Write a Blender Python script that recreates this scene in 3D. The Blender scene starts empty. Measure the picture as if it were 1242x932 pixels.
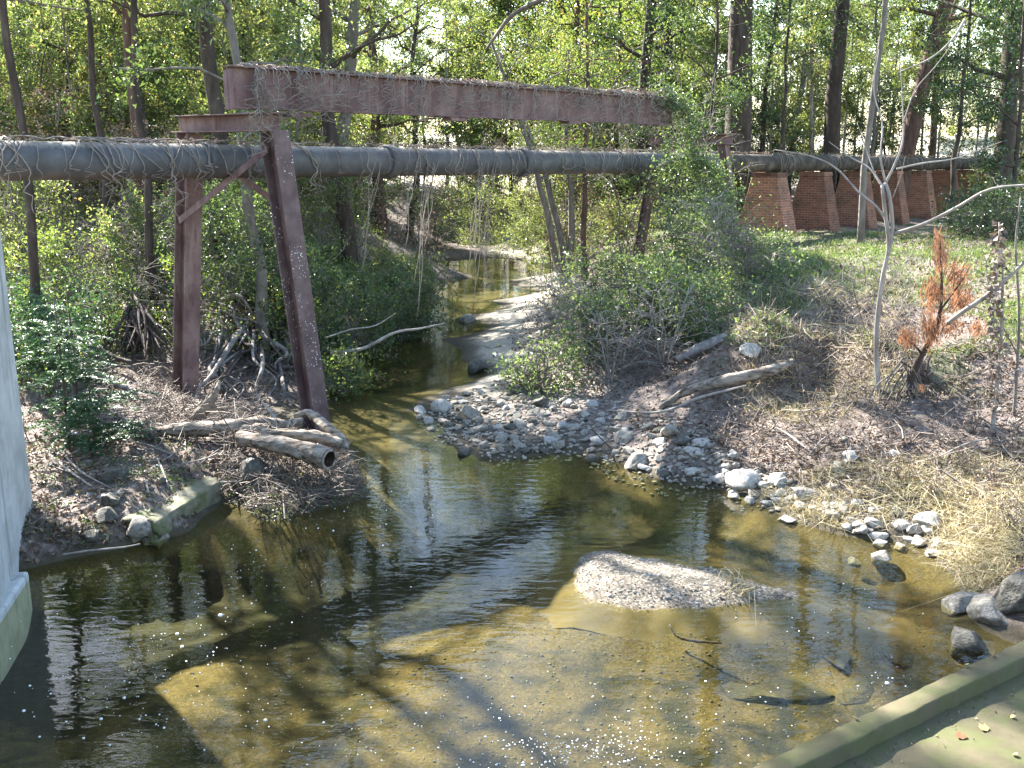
import bpy, math, random
import numpy as np
from mathutils import Vector, Quaternion

R = math.radians
SC = bpy.context.scene
C = SC.collection
rng = np.random.default_rng(7)
random.seed(7)

# ------------------------------------------------------------------ camera geometry
F, CX, CY = 1220.0, 621.0, 466.0
PITCH = R(13.06)
CAMZ = 4.2
def ray(px, py):
    a = (px - CX) / F; b = (CY - py) / F
    return np.array([a, math.cos(PITCH) + b * math.sin(PITCH), -math.sin(PITCH) + b * math.cos(PITCH)])
def P(px, py, z):                    # point seen at (px,py) lying at height z
    d = ray(px, py); t = (z - CAMZ) / d[2]
    return np.array([0, 0, CAMZ]) + t * d
def D(px, py, Y):                    # point seen at (px,py) lying at distance Y
    d = ray(px, py); return np.array([0, 0, CAMZ]) + d * (Y / d[1])

SUN_EL = R(39)
SUN = np.array([-0.62 * math.cos(SUN_EL), 0.785 * math.cos(SUN_EL), math.sin(SUN_EL)])
SUN /= np.linalg.norm(SUN)

# ------------------------------------------------------------------ noise
def vnoise(x, y, seed=0):
    x = np.asarray(x, float); y = np.asarray(y, float)
    xi = np.floor(x); yi = np.floor(y); xf = x - xi; yf = y - yi
    def h(i, j):
        v = np.sin(i * 127.1 + j * 311.7 + seed * 74.7) * 43758.5453
        return v - np.floor(v)
    u = xf * xf * (3 - 2 * xf); v = yf * yf * (3 - 2 * yf)
    return (h(xi, yi) * (1 - u) + h(xi + 1, yi) * u) * (1 - v) + (h(xi, yi + 1) * (1 - u) + h(xi + 1, yi + 1) * u) * v - 0.5
def fbm(x, y, seed=0, oct=4):
    s = 0; a = 1.0
    for k in range(oct):
        s = s + a * vnoise(x, y, seed + k); a *= .5; x = x * 2.03 + 5.1; y = y * 2.03 + 2.3
    return s
def sstep(a, b, x):
    t = np.clip((x - a) / (b - a), 0, 1); return t * t * (3 - 2 * t)

# ------------------------------------------------------------------ terrain
CTRL = [  # waterline, left bank then right bank
 (35,690,0),(95,675,0),(150,664,0),(205,652,0),(240,630,0),(272,608,0),(330,632,0),(400,615,0),(447,598,0),(432,560,0),(402,522,0),
 (352,502,0),(388,470,0),(402,440,0),(447,420,0),(490,395,0),(506,375,0),(515,345,0),(520,320,0),
 (1160,702,0),(1110,662,0),(1040,652,0),(960,630,0),(920,610,0),(870,594,0),(800,582,0),(755,562,0),(690,550,0),(600,558,0),
 (545,538,0),(500,505,0),(545,470,0),(590,455,0),(560,438,0),(537,413,0),(560,385,0),(600,365,0),(622,347,0),(655,335,0),(690,325,0),
 (560,316,0),(640,318,0),
 # under water
 (60,760,-.5),(200,720,-.55),(300,760,-.5),(130,780,-.55),(90,860,-.5),(230,820,-.24),(400,700,-.5),(500,620,-.45),(650,620,-.45),(800,640,-.35),(950,680,-.2),(1050,730,-.22),
 (1000,820,-.28),(750,800,-.22),(540,800,-.16),(480,870,-.22),(620,880,-.24),(780,900,-.28),(600,740,-.3),(380,840,-.38),(700,900,-.22),(560,910,-.2),(180,900,-.26),(280,850,-.27),(450,480,-.25),(475,440,-.25),(450,535,-.08),(500,530,-.06),
 (520,400,-.22),(545,365,-.3),(585,338,-.25),(1100,800,-.2),(880,720,-.09),(940,735,-.12),(760,690,-.1),(690,672,-.2),(670,705,-.16),(760,745,-.13),
 # left bank
 (100,622,.25),(225,592,.25),(60,600,.3),(100,545,.38),(190,505,.42),(226,475,.28),(300,560,.36),(390,575,.22),(300,475,.2),(310,395,.95),(250,345,1.5),(345,440,.25),
 (100,455,.6),(60,385,1.1),(150,405,.9),(150,335,1.6),(100,285,2.1),(200,285,2.1),(300,295,2.0),(400,335,1.4),(395,400,.55),(440,370,.7),
 (480,340,.8),(500,305,.9),(450,285,1.7),
 # right bank
 (690,520,.1),(620,520,.08),(560,500,.04),(760,540,.12),(850,550,.28),(900,580,.12),(960,565,.33),(1100,605,.3),(1200,645,.34),(1240,700,.32),(700,460,.35),(800,480,.5),
 (900,490,.6),(1000,500,.68),(1100,500,.8),(1200,520,.75),(1242,500,.9),(640,440,.35),(600,405,.12),(640,370,.22),(680,350,.3),(700,400,.6),(800,400,1.0),
 (860,440,.75),(940,440,.78),(1000,448,.84),(1060,455,.88),(1000,470,.76),(935,396,1.45),(1000,408,1.42),(1060,418,1.36),(1150,430,1.25),(950,350,1.7),(1050,340,1.75),(1150,350,1.7),
 (1242,385,1.6),(1000,300,1.8),(1100,282,1.85),(935,285,1.8),(1242,285,2.0),(850,330,1.6),(790,312,1.4),(720,312,.9),(700,332,.4),(760,345,1.0),
 (1240,770,.05),(1180,740,.02),
 # far
 (560,302,.2),(540,290,.2),(610,293,.12),(600,283,-.12),(650,300,.4),(500,272,.9),(700,280,1.3),
]
WCTRL = [(-2,4,-.4),(2,4,-.4),(0,0,-.4),(-3,1,-.35),(3,1.5,-.1),(5,4.5,.0),(8,6,.3),(8,3,.4),(8,9,.5),(-8,5,.5),(-9,9,.6),(-5,7,.05),(-7,9.5,.3),(-12,14,1.3),(12,12,1.7),(16,20,2.0),(-18,22,2.3),
  (0,48,.3),(-2,54,.9),(-12,45,2.4),(10,45,1.7),(20,35,1.8),(24,50,1.9),(-25,40,2.6),(0,60,2.5),(9.74,32.9,1.68),(11.9,35.6,1.6),(14,38.3,1.58),(16.2,41,1.6),(20,45.5,1.7)]
pts = np.array([P(*c) for c in CTRL] + [np.array(w, float) for w in WCTRL])
def warp(x, y):
    return np.stack([2.2 * x / (np.maximum(y, -4) + 6), 2.2 * np.log(np.maximum(y, -4) + 6)], -1)
_w = warp(pts[:, 0], pts[:, 1])
def _k(d2): return 0.5 * d2 * np.log(d2 + 1e-9)
_n = len(pts)
_K = _k(((_w[:, None] - _w[None]) ** 2).sum(-1)) + np.eye(_n) * 5e-5
_Pm = np.hstack([np.ones((_n, 1)), _w])
_A = np.zeros((_n + 3, _n + 3)); _A[:_n, :_n] = _K; _A[:_n, _n:] = _Pm; _A[_n:, :_n] = _Pm.T
_sol = np.linalg.solve(_A, np.concatenate([pts[:, 2], np.zeros(3)]))
def tps(x, y):
    q = warp(x, y); out = np.empty(len(q))
    for i in range(0, len(q), 20000):
        s = q[i:i + 20000]
        out[i:i + 20000] = _k(((s[:, None] - _w[None]) ** 2).sum(-1)) @ _sol[:_n] + _sol[_n] + s @ _sol[_n + 1:]
    return out
def H(x, y):
    x = np.atleast_1d(np.asarray(x, float)); y = np.atleast_1d(np.asarray(y, float))
    z = np.clip(tps(x, y), -.55, 4)
    base = 2.2 + 3.3 * sstep(56, 74, y + .12 * np.abs(x)) + 0.4 * fbm(x / 9, y / 9, 31)
    far = np.maximum(sstep(13, 20, np.abs(x) - .28 * np.maximum(y - 10, 0)), np.maximum(sstep(48, 58, y), sstep(2, -6, y)))
    z = z * (1 - far) + base * far
    z = z + (0.10 * fbm(x / 1.1, y / 1.1, 3) + .05 * fbm(x / .3, y / .3, 9, 3)) * (sstep(.05, .6, z) + .3 * sstep(-.15, .05, z)) + .035 * fbm(x / .8, y / .8, 5) * sstep(.02, -.15, z) + bump(x, y)
    return z
BA = P(715, 694, .05); BB = P(950, 727, .0); BL = float(np.linalg.norm((BB - BA)[:2])); BU = (BB - BA)[:2] / BL
def bump(x, y):
    s_ = (x - BA[0]) * BU[0] + (y - BA[1]) * BU[1]; q_ = -(x - BA[0]) * BU[1] + (y - BA[1]) * BU[0] + .26 * fbm(x / .55, y / .55, 8)
    wd = 1.0 - .5 * np.clip(s_ / BL, 0, 1.2); pr = np.where(s_ < .15, np.exp(-((s_ - .15) / .55) ** 2), np.exp(-(np.maximum(s_ - .15, 0) / (BL * 1.5)) ** 4))
    return np.exp(-(np.abs(q_) / wd) ** 2) * pr * (.165 + .05 * fbm(x / .35, y / .35, 12))
def h1(x, y): return float(H([x], [y])[0])
def G(px, py):                       # where the sight line through (px,py) meets the ground (or water)
    d = ray(px, py)
    ts = np.linspace(4, 90, 900) / d[1]
    p = np.array([0, 0, CAMZ])[None] + ts[:, None] * d[None]
    z = H(p[:, 0], p[:, 1]); i = int(np.argmax(p[:, 2] < z)) or len(ts) - 1
    return np.array([p[i, 0], p[i, 1], z[i]])

# ------------------------------------------------------------------ mesh helpers
class Geo:
    def __init__(s): s.v = []; s.f = []; s.n = 0
    def add(s, v, f):
        v = np.asarray(v, float).reshape(-1, 3); f = np.asarray(f, int).reshape(-1, 4)
        s.v.append(v); s.f.append(f + s.n); s.n += len(v); return s
    def mesh(s, name, m, smooth):
        v = np.concatenate(s.v); f = np.concatenate(s.f)
        me = bpy.data.meshes.new(name)
        tri = f[:, 3] < 0
        me.vertices.add(len(v)); me.vertices.foreach_set('co', v.ravel())
        lens = np.full(len(f), 4)
        me.loops.add(int(lens.sum())); me.loops.foreach_set('vertex_index', f.ravel())
        me.polygons.add(len(f)); me.polygons.foreach_set('loop_start', np.concatenate([[0], np.cumsum(lens)[:-1]]))
        me.polygons.foreach_set('loop_total', lens)
        me.polygons.foreach_set('use_smooth', np.full(len(f), smooth))
        me.update(calc_edges=True); me.validate()
        me.materials.append(m)
        return me
    def build(s, name, m, parent=None, smooth=True, local=False):
        o = bpy.data.objects.new(name, None if not s.v else s.mesh(name, m, smooth))
        C.objects.link(o)
        if parent is not None:
            o.parent = parent
            if not local:                     # geometry was laid out in world space
                wl = parent.location if parent.parent is None else parent.parent.location + parent.location
                o.data.transform(__import__('mathutils').Matrix.Translation(-Vector(wl)))
        return o
def tag(o, label=None, cat=None, group=None, kind=None):
    if label: o['label'] = label
    if cat: o['category'] = cat
    if group: o['group'] = group
    if kind: o['kind'] = kind
    return o
def thing(name, loc, label, cat, group=None):
    o = bpy.data.objects.new(name, None); C.objects.link(o); o.location = tuple(float(a) for a in loc)
    o.empty_display_size = .2
    return tag(o, label, cat, group)
def single(g, name, m, label, cat, group=None, smooth=True):   # a thing that is one mesh, origin moved to its base
    o = g.build(name, m, None, smooth)
    co = np.concatenate(g.v); c = co.mean(0); c[2] = co[:, 2].min()
    o.data.transform(__import__('mathutils').Matrix.Translation(-Vector(c))); o.location = Vector(c)
    return tag(o, label, cat, group)
def dup(root, loc, rz, s, label=None, group=None):
    r = root.copy(); C.objects.link(r); r.location = tuple(float(a) for a in loc); r.rotation_euler = (0, 0, rz); r.scale = (s, s, s)
    if label: r['label'] = label
    if group: r['group'] = group
    for ch in root.children:
        c = ch.copy(); C.objects.link(c); c.parent = r
    return r
def tube(g, path, radii, seg=7, rough=0.0, cap=True, r=rng):
    p = np.asarray(path, float); n = len(p); rad = np.broadcast_to(np.asarray(radii, float), (n,))
    t = np.gradient(p, axis=0); t /= np.linalg.norm(t, axis=1)[:, None] + 1e-9
    ref = np.array([0, 0, 1.0]) if abs(t[0, 2]) < .9 else np.array([1.0, 0, 0])
    a = np.cross(t[0], ref); a /= np.linalg.norm(a)
    A = np.empty((n, 3))
    for i in range(n):
        a = a - t[i] * (a @ t[i]); a /= np.linalg.norm(a) + 1e-9; A[i] = a
    B = np.cross(t, A)
    th = np.arange(seg) / seg * 2 * np.pi
    rr = rad[:, None] * (1 + rough * r.standard_normal((n, seg)))
    v = p[:, None] + rr[..., None] * (A[:, None] * np.cos(th)[None, :, None] + B[:, None] * np.sin(th)[None, :, None])
    i = np.arange(n - 1)[:, None]; j = np.arange(seg)[None]; j2 = (j + 1) % seg
    f = np.stack([i * seg + j, i * seg + j2, (i + 1) * seg + j2, (i + 1) * seg + j], -1).reshape(-1, 4)
    v = v.reshape(-1, 3)
    if cap:
        v = np.vstack([v, p[0] - t[0] * rad[0] * .2, p[-1] + t[-1] * rad[-1] * .3]); c0 = n * seg; c1 = c0 + 1
        e = []
        for k in range(0, seg - 1, 2):
            e.append([c0, (k + 2) % seg, k + 1, k]); b = (n - 1) * seg; e.append([c1, b + k, b + k + 1, b + (k + 2) % seg])
        if seg % 2:
            pass
        f = np.vstack([f, np.array(e)])
    g.add(v, f)
def smooth_path(pp, n=10):
    pp = np.asarray(pp, float); m = len(pp)
    if m < 3: return pp[0] + (pp[-1] - pp[0]) * np.linspace(0, 1, n)[:, None]
    e = np.vstack([2 * pp[0] - pp[1], pp, 2 * pp[-1] - pp[-2]]); out = []
    for s in np.linspace(0, m - 1 - 1e-6, n):
        i = int(s); t = s - i; a, b, c, d = e[i:i + 4]
        out.append(.5 * (2 * b + (c - a) * t + (2 * a - 5 * b + 4 * c - d) * t * t + (3 * b - a - 3 * c + d) * t ** 3))
    return np.array(out)
def leaves(g, cen, size, r, aspect=.5, up=.4, fold=.18, var=.3, direc=None):
    n = len(cen)
    if n == 0: return
    d = r.standard_normal((n, 3)) if direc is None else direc + .35 * r.standard_normal((n, 3))
    d /= np.linalg.norm(d, axis=1)[:, None]
    nn = r.standard_normal((n, 3)); nn[:, 2] = np.abs(nn[:, 2]) + up * 2
    s = np.cross(d, nn); s /= np.linalg.norm(s, axis=1)[:, None] + 1e-9
    u = np.cross(s, d)
    L = size * (1 + var * r.standard_normal((n, 1))).clip(.4, 1.8)
    W = L * aspect
    v = np.stack([cen - d * L * .5, cen + s * W * .5 + u * L * fold - d * L * .05, cen + d * L * .5, cen - s * W * .5 + u * L * fold - d * L * .05], 1)
    g.add(v.reshape(-1, 3), np.arange(4 * n).reshape(-1, 4))
def box(g, o, ax, ay, az, bev=0.0):  # a box from corner-centre o with half axes
    o = np.asarray(o, float); ax = np.asarray(ax, float); ay = np.asarray(ay, float); az = np.asarray(az, float)
    v = [o + sx * ax + sy * ay + sz * az for sz in (-1, 1) for sy in (-1, 1) for sx in (-1, 1)]
    g.add(v, [[0, 2, 3, 1], [4, 5, 7, 6], [0, 1, 5, 4], [2, 6, 7, 3], [0, 4, 6, 2], [1, 3, 7, 5]])
def bevel(o, w=.01, seg=2):
    m = o.modifiers.new('bevel', 'BEVEL'); m.width = w; m.segments = seg; m.limit_method = 'ANGLE'; return o

# ------------------------------------------------------------------ materials
class NT:
    def __init__(s, name):
        s.m = bpy.data.materials.new(name); s.m.use_nodes = True; s.t = s.m.node_tree; s.t.nodes.clear()
        s.out = s.n('ShaderNodeOutputMaterial')
    def n(s, typ, **kw):
        o = s.t.nodes.new(typ)
        for k, v in kw.items():
            if k.startswith('_'): o.inputs[k[1:].replace('_', ' ')].default_value = v
            else: setattr(o, k, v)
        return o
    def l(s, a, b): s.t.links.new(a, b)
    def noise(s, vec, scale, detail=5, rough=.6, dist=0):
        o = s.n('ShaderNodeTexNoise', _Scale=scale, _Detail=detail, _Roughness=rough, _Distortion=dist); s.l(vec, o.inputs['Vector']); return o.outputs[0]
    def ramp(s, fac, stops):
        o = s.n('ShaderNodeValToRGB'); e = o.color_ramp.elements
        while len(e) < len(stops): e.new(.5)
        for i, (p, c) in enumerate(stops):
            e[i].position = p; e[i].color = (c, c, c, 1) if isinstance(c, (int, float)) else (*c, 1)
        s.l(fac, o.inputs[0]); return o.outputs[0]
    def mix(s, fac, a, b, mode='MIX'):
        o = s.n('ShaderNodeMix', data_type='RGBA', blend_type=mode)
        for k, v in ((0, fac), (6, a), (7, b)):
            if hasattr(v, 'is_output'): s.l(v, o.inputs[k])
            else: o.inputs[k].default_value = v if k == 0 else (*v, 1)
        return o.outputs[2]
    def math(s, op, a, b=0.0, clamp=False):
        o = s.n('ShaderNodeMath', operation=op, use_clamp=clamp)
        for k, v in ((0, a), (1, b)):
            if hasattr(v, 'is_output'): s.l(v, o.inputs[k])
            else: o.inputs[k].default_value = v
        return o.outputs[0]
    def step(s, v, a, b):
        o = s.n('ShaderNodeMapRange', interpolation_type='SMOOTHSTEP'); s.l(v, o.inputs[0]); o.inputs[1].default_value = a; o.inputs[2].default_value = b; return o.outputs[0]
    def bump(s, h, strength=.5, dist=.02):
        o = s.n('ShaderNodeBump', _Strength=strength, _Distance=dist); s.l(h, o.inputs['Height']); return o.outputs[0]
    def pbr(s, col, rough=.8, normal=None, spec=.3, metal=0):
        o = s.n('ShaderNodeBsdfPrincipled'); o.inputs['Metallic'].default_value = metal; o.inputs['Specular IOR Level'].default_value = spec
        for k, v in (('Base Color', col), ('Roughness', rough)):
            if hasattr(v, 'is_output'): s.l(v, o.inputs[k])
            else: o.inputs[k].default_value = (*v, 1) if isinstance(v, tuple) else v
        if normal is not None: s.l(normal, o.inputs['Normal'])
        s.l(o.outputs[0], s.out.inputs[0]); return o
    def coord(s, which='Object', scale=None):
        o = s.n('ShaderNodeTexCoord').outputs[which]
        if scale:
            m = s.n('ShaderNodeMapping'); m.inputs['Scale'].default_value = scale; s.l(o, m.inputs[0]); o = m.outputs[0]
        return o
    def pos(s): return s.n('ShaderNodeNewGeometry').outputs['Position']
def simple(name, stops, scale, rough=.85, bump=.4, bscale=None, dist=.02, stretch=None, spec=.25, pos=False):
    t = NT(name); v = t.coord(scale=stretch) if not pos else t.pos()
    n = t.noise(v, scale); col = t.ramp(n, stops)
    t.pbr(col, rough, t.bump(t.noise(v, bscale or scale * 3), bump, dist), spec); return t.m
def leafmat(name, stops, trans=.45, rough=.42, tint=(1.35, 1.25, .6), spec=.8):
    t = NT(name); g = t.n('ShaderNodeNewGeometry').outputs['Random Per Island']
    oi = t.n('ShaderNodeObjectInfo').outputs['Random']
    fac = t.math('ADD', t.math('MULTIPLY', g, .86), t.math('MULTIPLY', oi, .14))
    col = t.ramp(fac, stops)
    p = t.pbr(col, rough, None, spec)
    tr = t.n('ShaderNodeBsdfTranslucent'); t.l(t.mix(1.0, col, tint, 'MULTIPLY'), tr.inputs[0])
    mx = t.n('ShaderNodeMixShader', _Fac=trans); t.l(p.outputs[0], mx.inputs[1]); t.l(tr.outputs[0], mx.inputs[2]); t.l(mx.outputs[0], t.out.inputs[0])
    return t.m

M = {}
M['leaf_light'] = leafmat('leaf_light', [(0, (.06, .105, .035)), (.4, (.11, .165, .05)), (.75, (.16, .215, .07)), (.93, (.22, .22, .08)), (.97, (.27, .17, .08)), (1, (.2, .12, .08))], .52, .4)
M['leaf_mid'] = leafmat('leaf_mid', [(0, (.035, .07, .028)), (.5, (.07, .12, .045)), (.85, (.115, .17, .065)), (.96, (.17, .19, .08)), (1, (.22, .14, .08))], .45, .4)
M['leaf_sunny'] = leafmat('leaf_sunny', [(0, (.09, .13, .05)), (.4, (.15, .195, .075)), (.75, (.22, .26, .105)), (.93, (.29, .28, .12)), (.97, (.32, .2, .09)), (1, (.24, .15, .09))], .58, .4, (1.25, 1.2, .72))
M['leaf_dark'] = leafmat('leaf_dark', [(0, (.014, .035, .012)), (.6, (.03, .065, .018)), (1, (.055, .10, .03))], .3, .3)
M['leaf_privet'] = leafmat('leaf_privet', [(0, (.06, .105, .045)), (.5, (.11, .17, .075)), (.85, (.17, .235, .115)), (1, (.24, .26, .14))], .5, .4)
M['leaf_fern'] = leafmat('leaf_fern', [(0, (.025, .07, .035)), (.6, (.045, .105, .05)), (1, (.08, .15, .06))], .38, .45)
M['leaf_brown'] = leafmat('leaf_brown', [(0, (.06, .042, .03)), (.35, (.12, .08, .055)), (.7, (.20, .14, .095)), (.9, (.30, .24, .17)), (1, (.42, .36, .28))], .12, .6, (1.1, 1, .8), .2)
M['leaf_curled'] = leafmat('leaf_curled', [(0, (.12, .09, .075)), (.6, (.22, .17, .14)), (1, (.34, .27, .22))], .12, .6, (1.1, 1, .8), .2)
M['needle_orange'] = leafmat('needle_orange', [(0, (.24, .13, .085)), (.5, (.37, .22, .14)), (1, (.50, .34, .22))], .35, .6, (1.2, .9, .6), .2)
M['grass'] = leafmat('grass', [(0, (.06, .11, .025)), (.5, (.11, .175, .04)), (.85, (.17, .23, .065)), (1, (.30, .28, .13))], .35, .5)
M['straw'] = leafmat('straw', [(0, (.20, .17, .10)), (.5, (.38, .33, .20)), (1, (.55, .49, .32))], .25, .6, (1.1, 1, .8), .2)
M['bark'] = simple('bark', [(.3, (.03, .022, .018)), (.55, (.065, .049, .04)), (.75, (.11, .088, .073))], 7, .9, .8, 16, .03, (1, 1, .25))
M['bark_red'] = simple('bark_red', [(.3, (.05, .03, .022)), (.55, (.11, .065, .05)), (.75, (.17, .11, .085))], 7, .9, .9, 14, .04, (1, 1, .22))
M['bark_pale'] = simple('bark_pale', [(.3, (.16, .135, .115)), (.55, (.28, .25, .22)), (.75, (.40, .37, .34))], 9, .85, .3, 24, .01, (1, 1, .3))
M['bark_grey'] = simple('bark_grey', [(.3, (.09, .078, .065)), (.55, (.16, .14, .12)), (.75, (.24, .21, .18))], 8, .9, .5, 20, .02, (1, 1, .3))
M['driftwood'] = simple('driftwood', [(.34, (.035, .026, .02)), (.46, (.17, .135, .105)), (.68, (.38, .33, .27))], 16, .9, 1.0, 30, .03, (.16, 1, 1))
M['hollow'] = simple('hollow', [(.3, (.02, .014, .01)), (.7, (.06, .04, .03))], 8)
M['root'] = simple('root', [(.3, (.10, .085, .075)), (.55, (.21, .185, .165)), (.75, (.34, .31, .285))], 9, .85, .5, 24, .01)
M['twig'] = leafmat('twig', [(0, (.05, .036, .028)), (.5, (.12, .09, .07)), (.85, (.22, .17, .13)), (1, (.34, .28, .22))], .0, .8)
M['vine'] = simple('vine', [(.3, (.15, .125, .105)), (.6, (.28, .24, .205)), (.8, (.38, .34, .29))], 5, .85, .2, 30)
M['rock'] = simple('rock', [(.28, (.11, .096, .078)), (.5, (.25, .225, .185)), (.72, (.40, .37, .32))], 5, .8, .7, 16, .03)
M['gravel_stone'] = simple('gravel_stone', [(.28, (.06, .05, .038)), (.5, (.15, .13, .10)), (.72, (.28, .25, .21))], 30, .85, .2, pos=True)
M['rock_dark'] = simple('rock_dark', [(.3, (.04, .04, .032)), (.5, (.085, .08, .066)), (.72, (.15, .14, .115))], 5, .7, .7, 14, .03)
M['rock_pale'] = simple('rock_pale', [(.28, (.17, .155, .13)), (.5, (.32, .30, .265)), (.72, (.46, .44, .40))], 5, .8, .5, 16, .02)
M['rock_sunk'] = simple('algae_coated_rock', [(.3, (.022, .02, .010)), (.5, (.042, .036, .018)), (.72, (.075, .064, .034))], 5, .8, .6, 14, .03)
M['plastic'] = simple('plastic', [(.3, (.6, .6, .6)), (.7, (.8, .8, .8))], 4, .5, .1)
M['foam'] = simple('foam', [(.3, (.7, .7, .68)), (.7, (.85, .85, .83))], 9, .25, .05, spec=.5)

def rust():
    t = NT('rusty_steel'); v = t.pos()
    n = t.noise(v, 2.2, 6, .62); n2 = t.noise(v, 14, 5, .7)
    m = t.n('ShaderNodeMapping'); m.inputs['Scale'].default_value = (7, 7, .7); t.l(v, m.inputs[0])
    st = t.noise(m.outputs[0], 1, 5, .6)
    col = t.ramp(n, [(.3, (.085, .05, .05)), (.5, (.15, .092, .088)), (.7, (.22, .15, .14))])
    col = t.mix(t.math('MULTIPLY', t.step(st, .5, .72), .6), col, (.26, .2, .17))
    col = t.mix(t.math('MULTIPLY', t.step(n2, .5, .7), .65), col, (.17, .075, .045))
    col = t.mix(t.math('MULTIPLY', t.step(t.noise(m.outputs[0], 2.3, 4, .6), .55, .7), .6), col, (.05, .03, .03))
    t.pbr(col, .8, t.bump(n2, .35, .01), .3); return t.m
M['rust'] = rust()
def rust_dots():                     # the same steel with pale lichen and dropping spots
    t = NT('spotted_steel'); v = t.pos()
    n = t.noise(v, 3, 6, .62); n2 = t.noise(v, 14, 5, .7)
    col = t.ramp(n, [(.3, (.07, .042, .042)), (.5, (.115, .075, .072)), (.7, (.17, .12, .115))])
    vo = t.n('ShaderNodeTexVoronoi', _Scale=24.0); t.l(v, vo.inputs['Vector'])
    gate = t.step(t.noise(v, 2.6, 4), .5, .62)
    dots = t.math('MULTIPLY', t.math('SUBTRACT', 1.0, t.step(vo.outputs['Distance'], .16, .26)), gate)
    col = t.mix(dots, col, (.7, .69, .66)); t.pbr(col, .75, t.bump(n2, .3, .01), .3); return t.m
M['rust_dots'] = rust_dots()
def pipe_mat():
    t = NT('grey_cast_iron'); v = t.pos()
    n = t.noise(v, 2.4, 6, .6); n2 = t.noise(v, 18, 5, .7)
    col = t.ramp(n, [(.3, (.042, .042, .044)), (.5, (.072, .073, .077)), (.72, (.118, .117, .114))])
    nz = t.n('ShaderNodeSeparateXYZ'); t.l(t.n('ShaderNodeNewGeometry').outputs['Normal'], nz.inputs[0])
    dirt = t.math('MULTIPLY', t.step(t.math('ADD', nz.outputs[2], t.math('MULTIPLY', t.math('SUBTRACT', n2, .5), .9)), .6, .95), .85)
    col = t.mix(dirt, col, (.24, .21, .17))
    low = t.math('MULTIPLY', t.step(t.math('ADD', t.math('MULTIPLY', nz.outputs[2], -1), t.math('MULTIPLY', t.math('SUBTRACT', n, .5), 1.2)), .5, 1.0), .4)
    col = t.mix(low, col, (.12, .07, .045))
    t.pbr(col, .62, t.bump(n2, .25, .008), .4); return t.m
M['pipe'] = pipe_mat()
M['pipe_dirty_shaded'] = simple('dirty_shaded_iron', [(.3, (.03, .025, .02)), (.5, (.07, .056, .045)), (.72, (.16, .13, .10))], 3, .85, .6, 14, .02, pos=True)  # caked dirt, with the shade on the right-hand sections put into the colour
def concrete(name, a, b, moss=.0, dark=.4):
    t = NT(name); v = t.pos(); n = t.noise(v, 1.1, 7, .65); n2 = t.noise(v, 26, 5, .7)
    m = t.n('ShaderNodeMapping'); m.inputs['Scale'].default_value = (5, 5, .5); t.l(v, m.inputs[0])
    st = t.noise(m.outputs[0], 1, 5, .6)
    col = t.mix(t.step(n, .3, .7), a, b); col = t.mix(t.math('MULTIPLY', t.step(st, .52, .75), dark), col, tuple(x * .5 for x in a))
    if moss: col = t.mix(t.math('MULTIPLY', t.step(t.noise(v, 3.2, 6, .7), .42, .62), moss), col, (.07, .085, .025))
    t.pbr(col, .88, t.bump(n2, .3, .006), .25); return t.m
M['concrete'] = concrete('pale_concrete', (.36, .355, .34), (.54, .54, .53), .22, .75)
M['concrete_old'] = concrete('mossy_concrete', (.12, .11, .075), (.20, .18, .13), .85)
M['slab'] = concrete('algae_stained_concrete', (.06, .052, .028), (.115, .097, .056), .55)
def brick():
    t = NT('red_brick'); v = t.coord('Object')
    br = t.n('ShaderNodeTexBrick', _Scale=1.0, _Brick_Width=.21, _Row_Height=.075, _Mortar_Size=.008, _Color1=(.36, .14, .075, 1), _Color2=(.22, .08, .05, 1), _Mortar=(.30, .26, .21, 1), _Mortar_Smooth=.3)
    sp = t.n('ShaderNodeSeparateXYZ'); t.l(v, sp.inputs[0]); cb = t.n('ShaderNodeCombineXYZ')
    t.l(t.math('ADD', sp.outputs[0], sp.outputs[1]), cb.inputs[0]); t.l(sp.outputs[2], cb.inputs[1]); t.l(cb.outputs[0], br.inputs['Vector'])
    n = t.noise(v, 1.6, 6, .65)
    col = t.mix(t.math('MULTIPLY', t.step(n, .42, .68), .75), br.outputs[0], (.085, .066, .05))
    oi = t.n('ShaderNodeObjectInfo').outputs['Random']; col = t.mix(1.0, col, t.ramp(oi, [(0, .42), (1, 1.15)]), 'MULTIPLY')
    t.pbr(col, .9, t.bump(br.outputs[1], -.3, .01), .2); return t.m
M['brick'] = brick()

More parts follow.
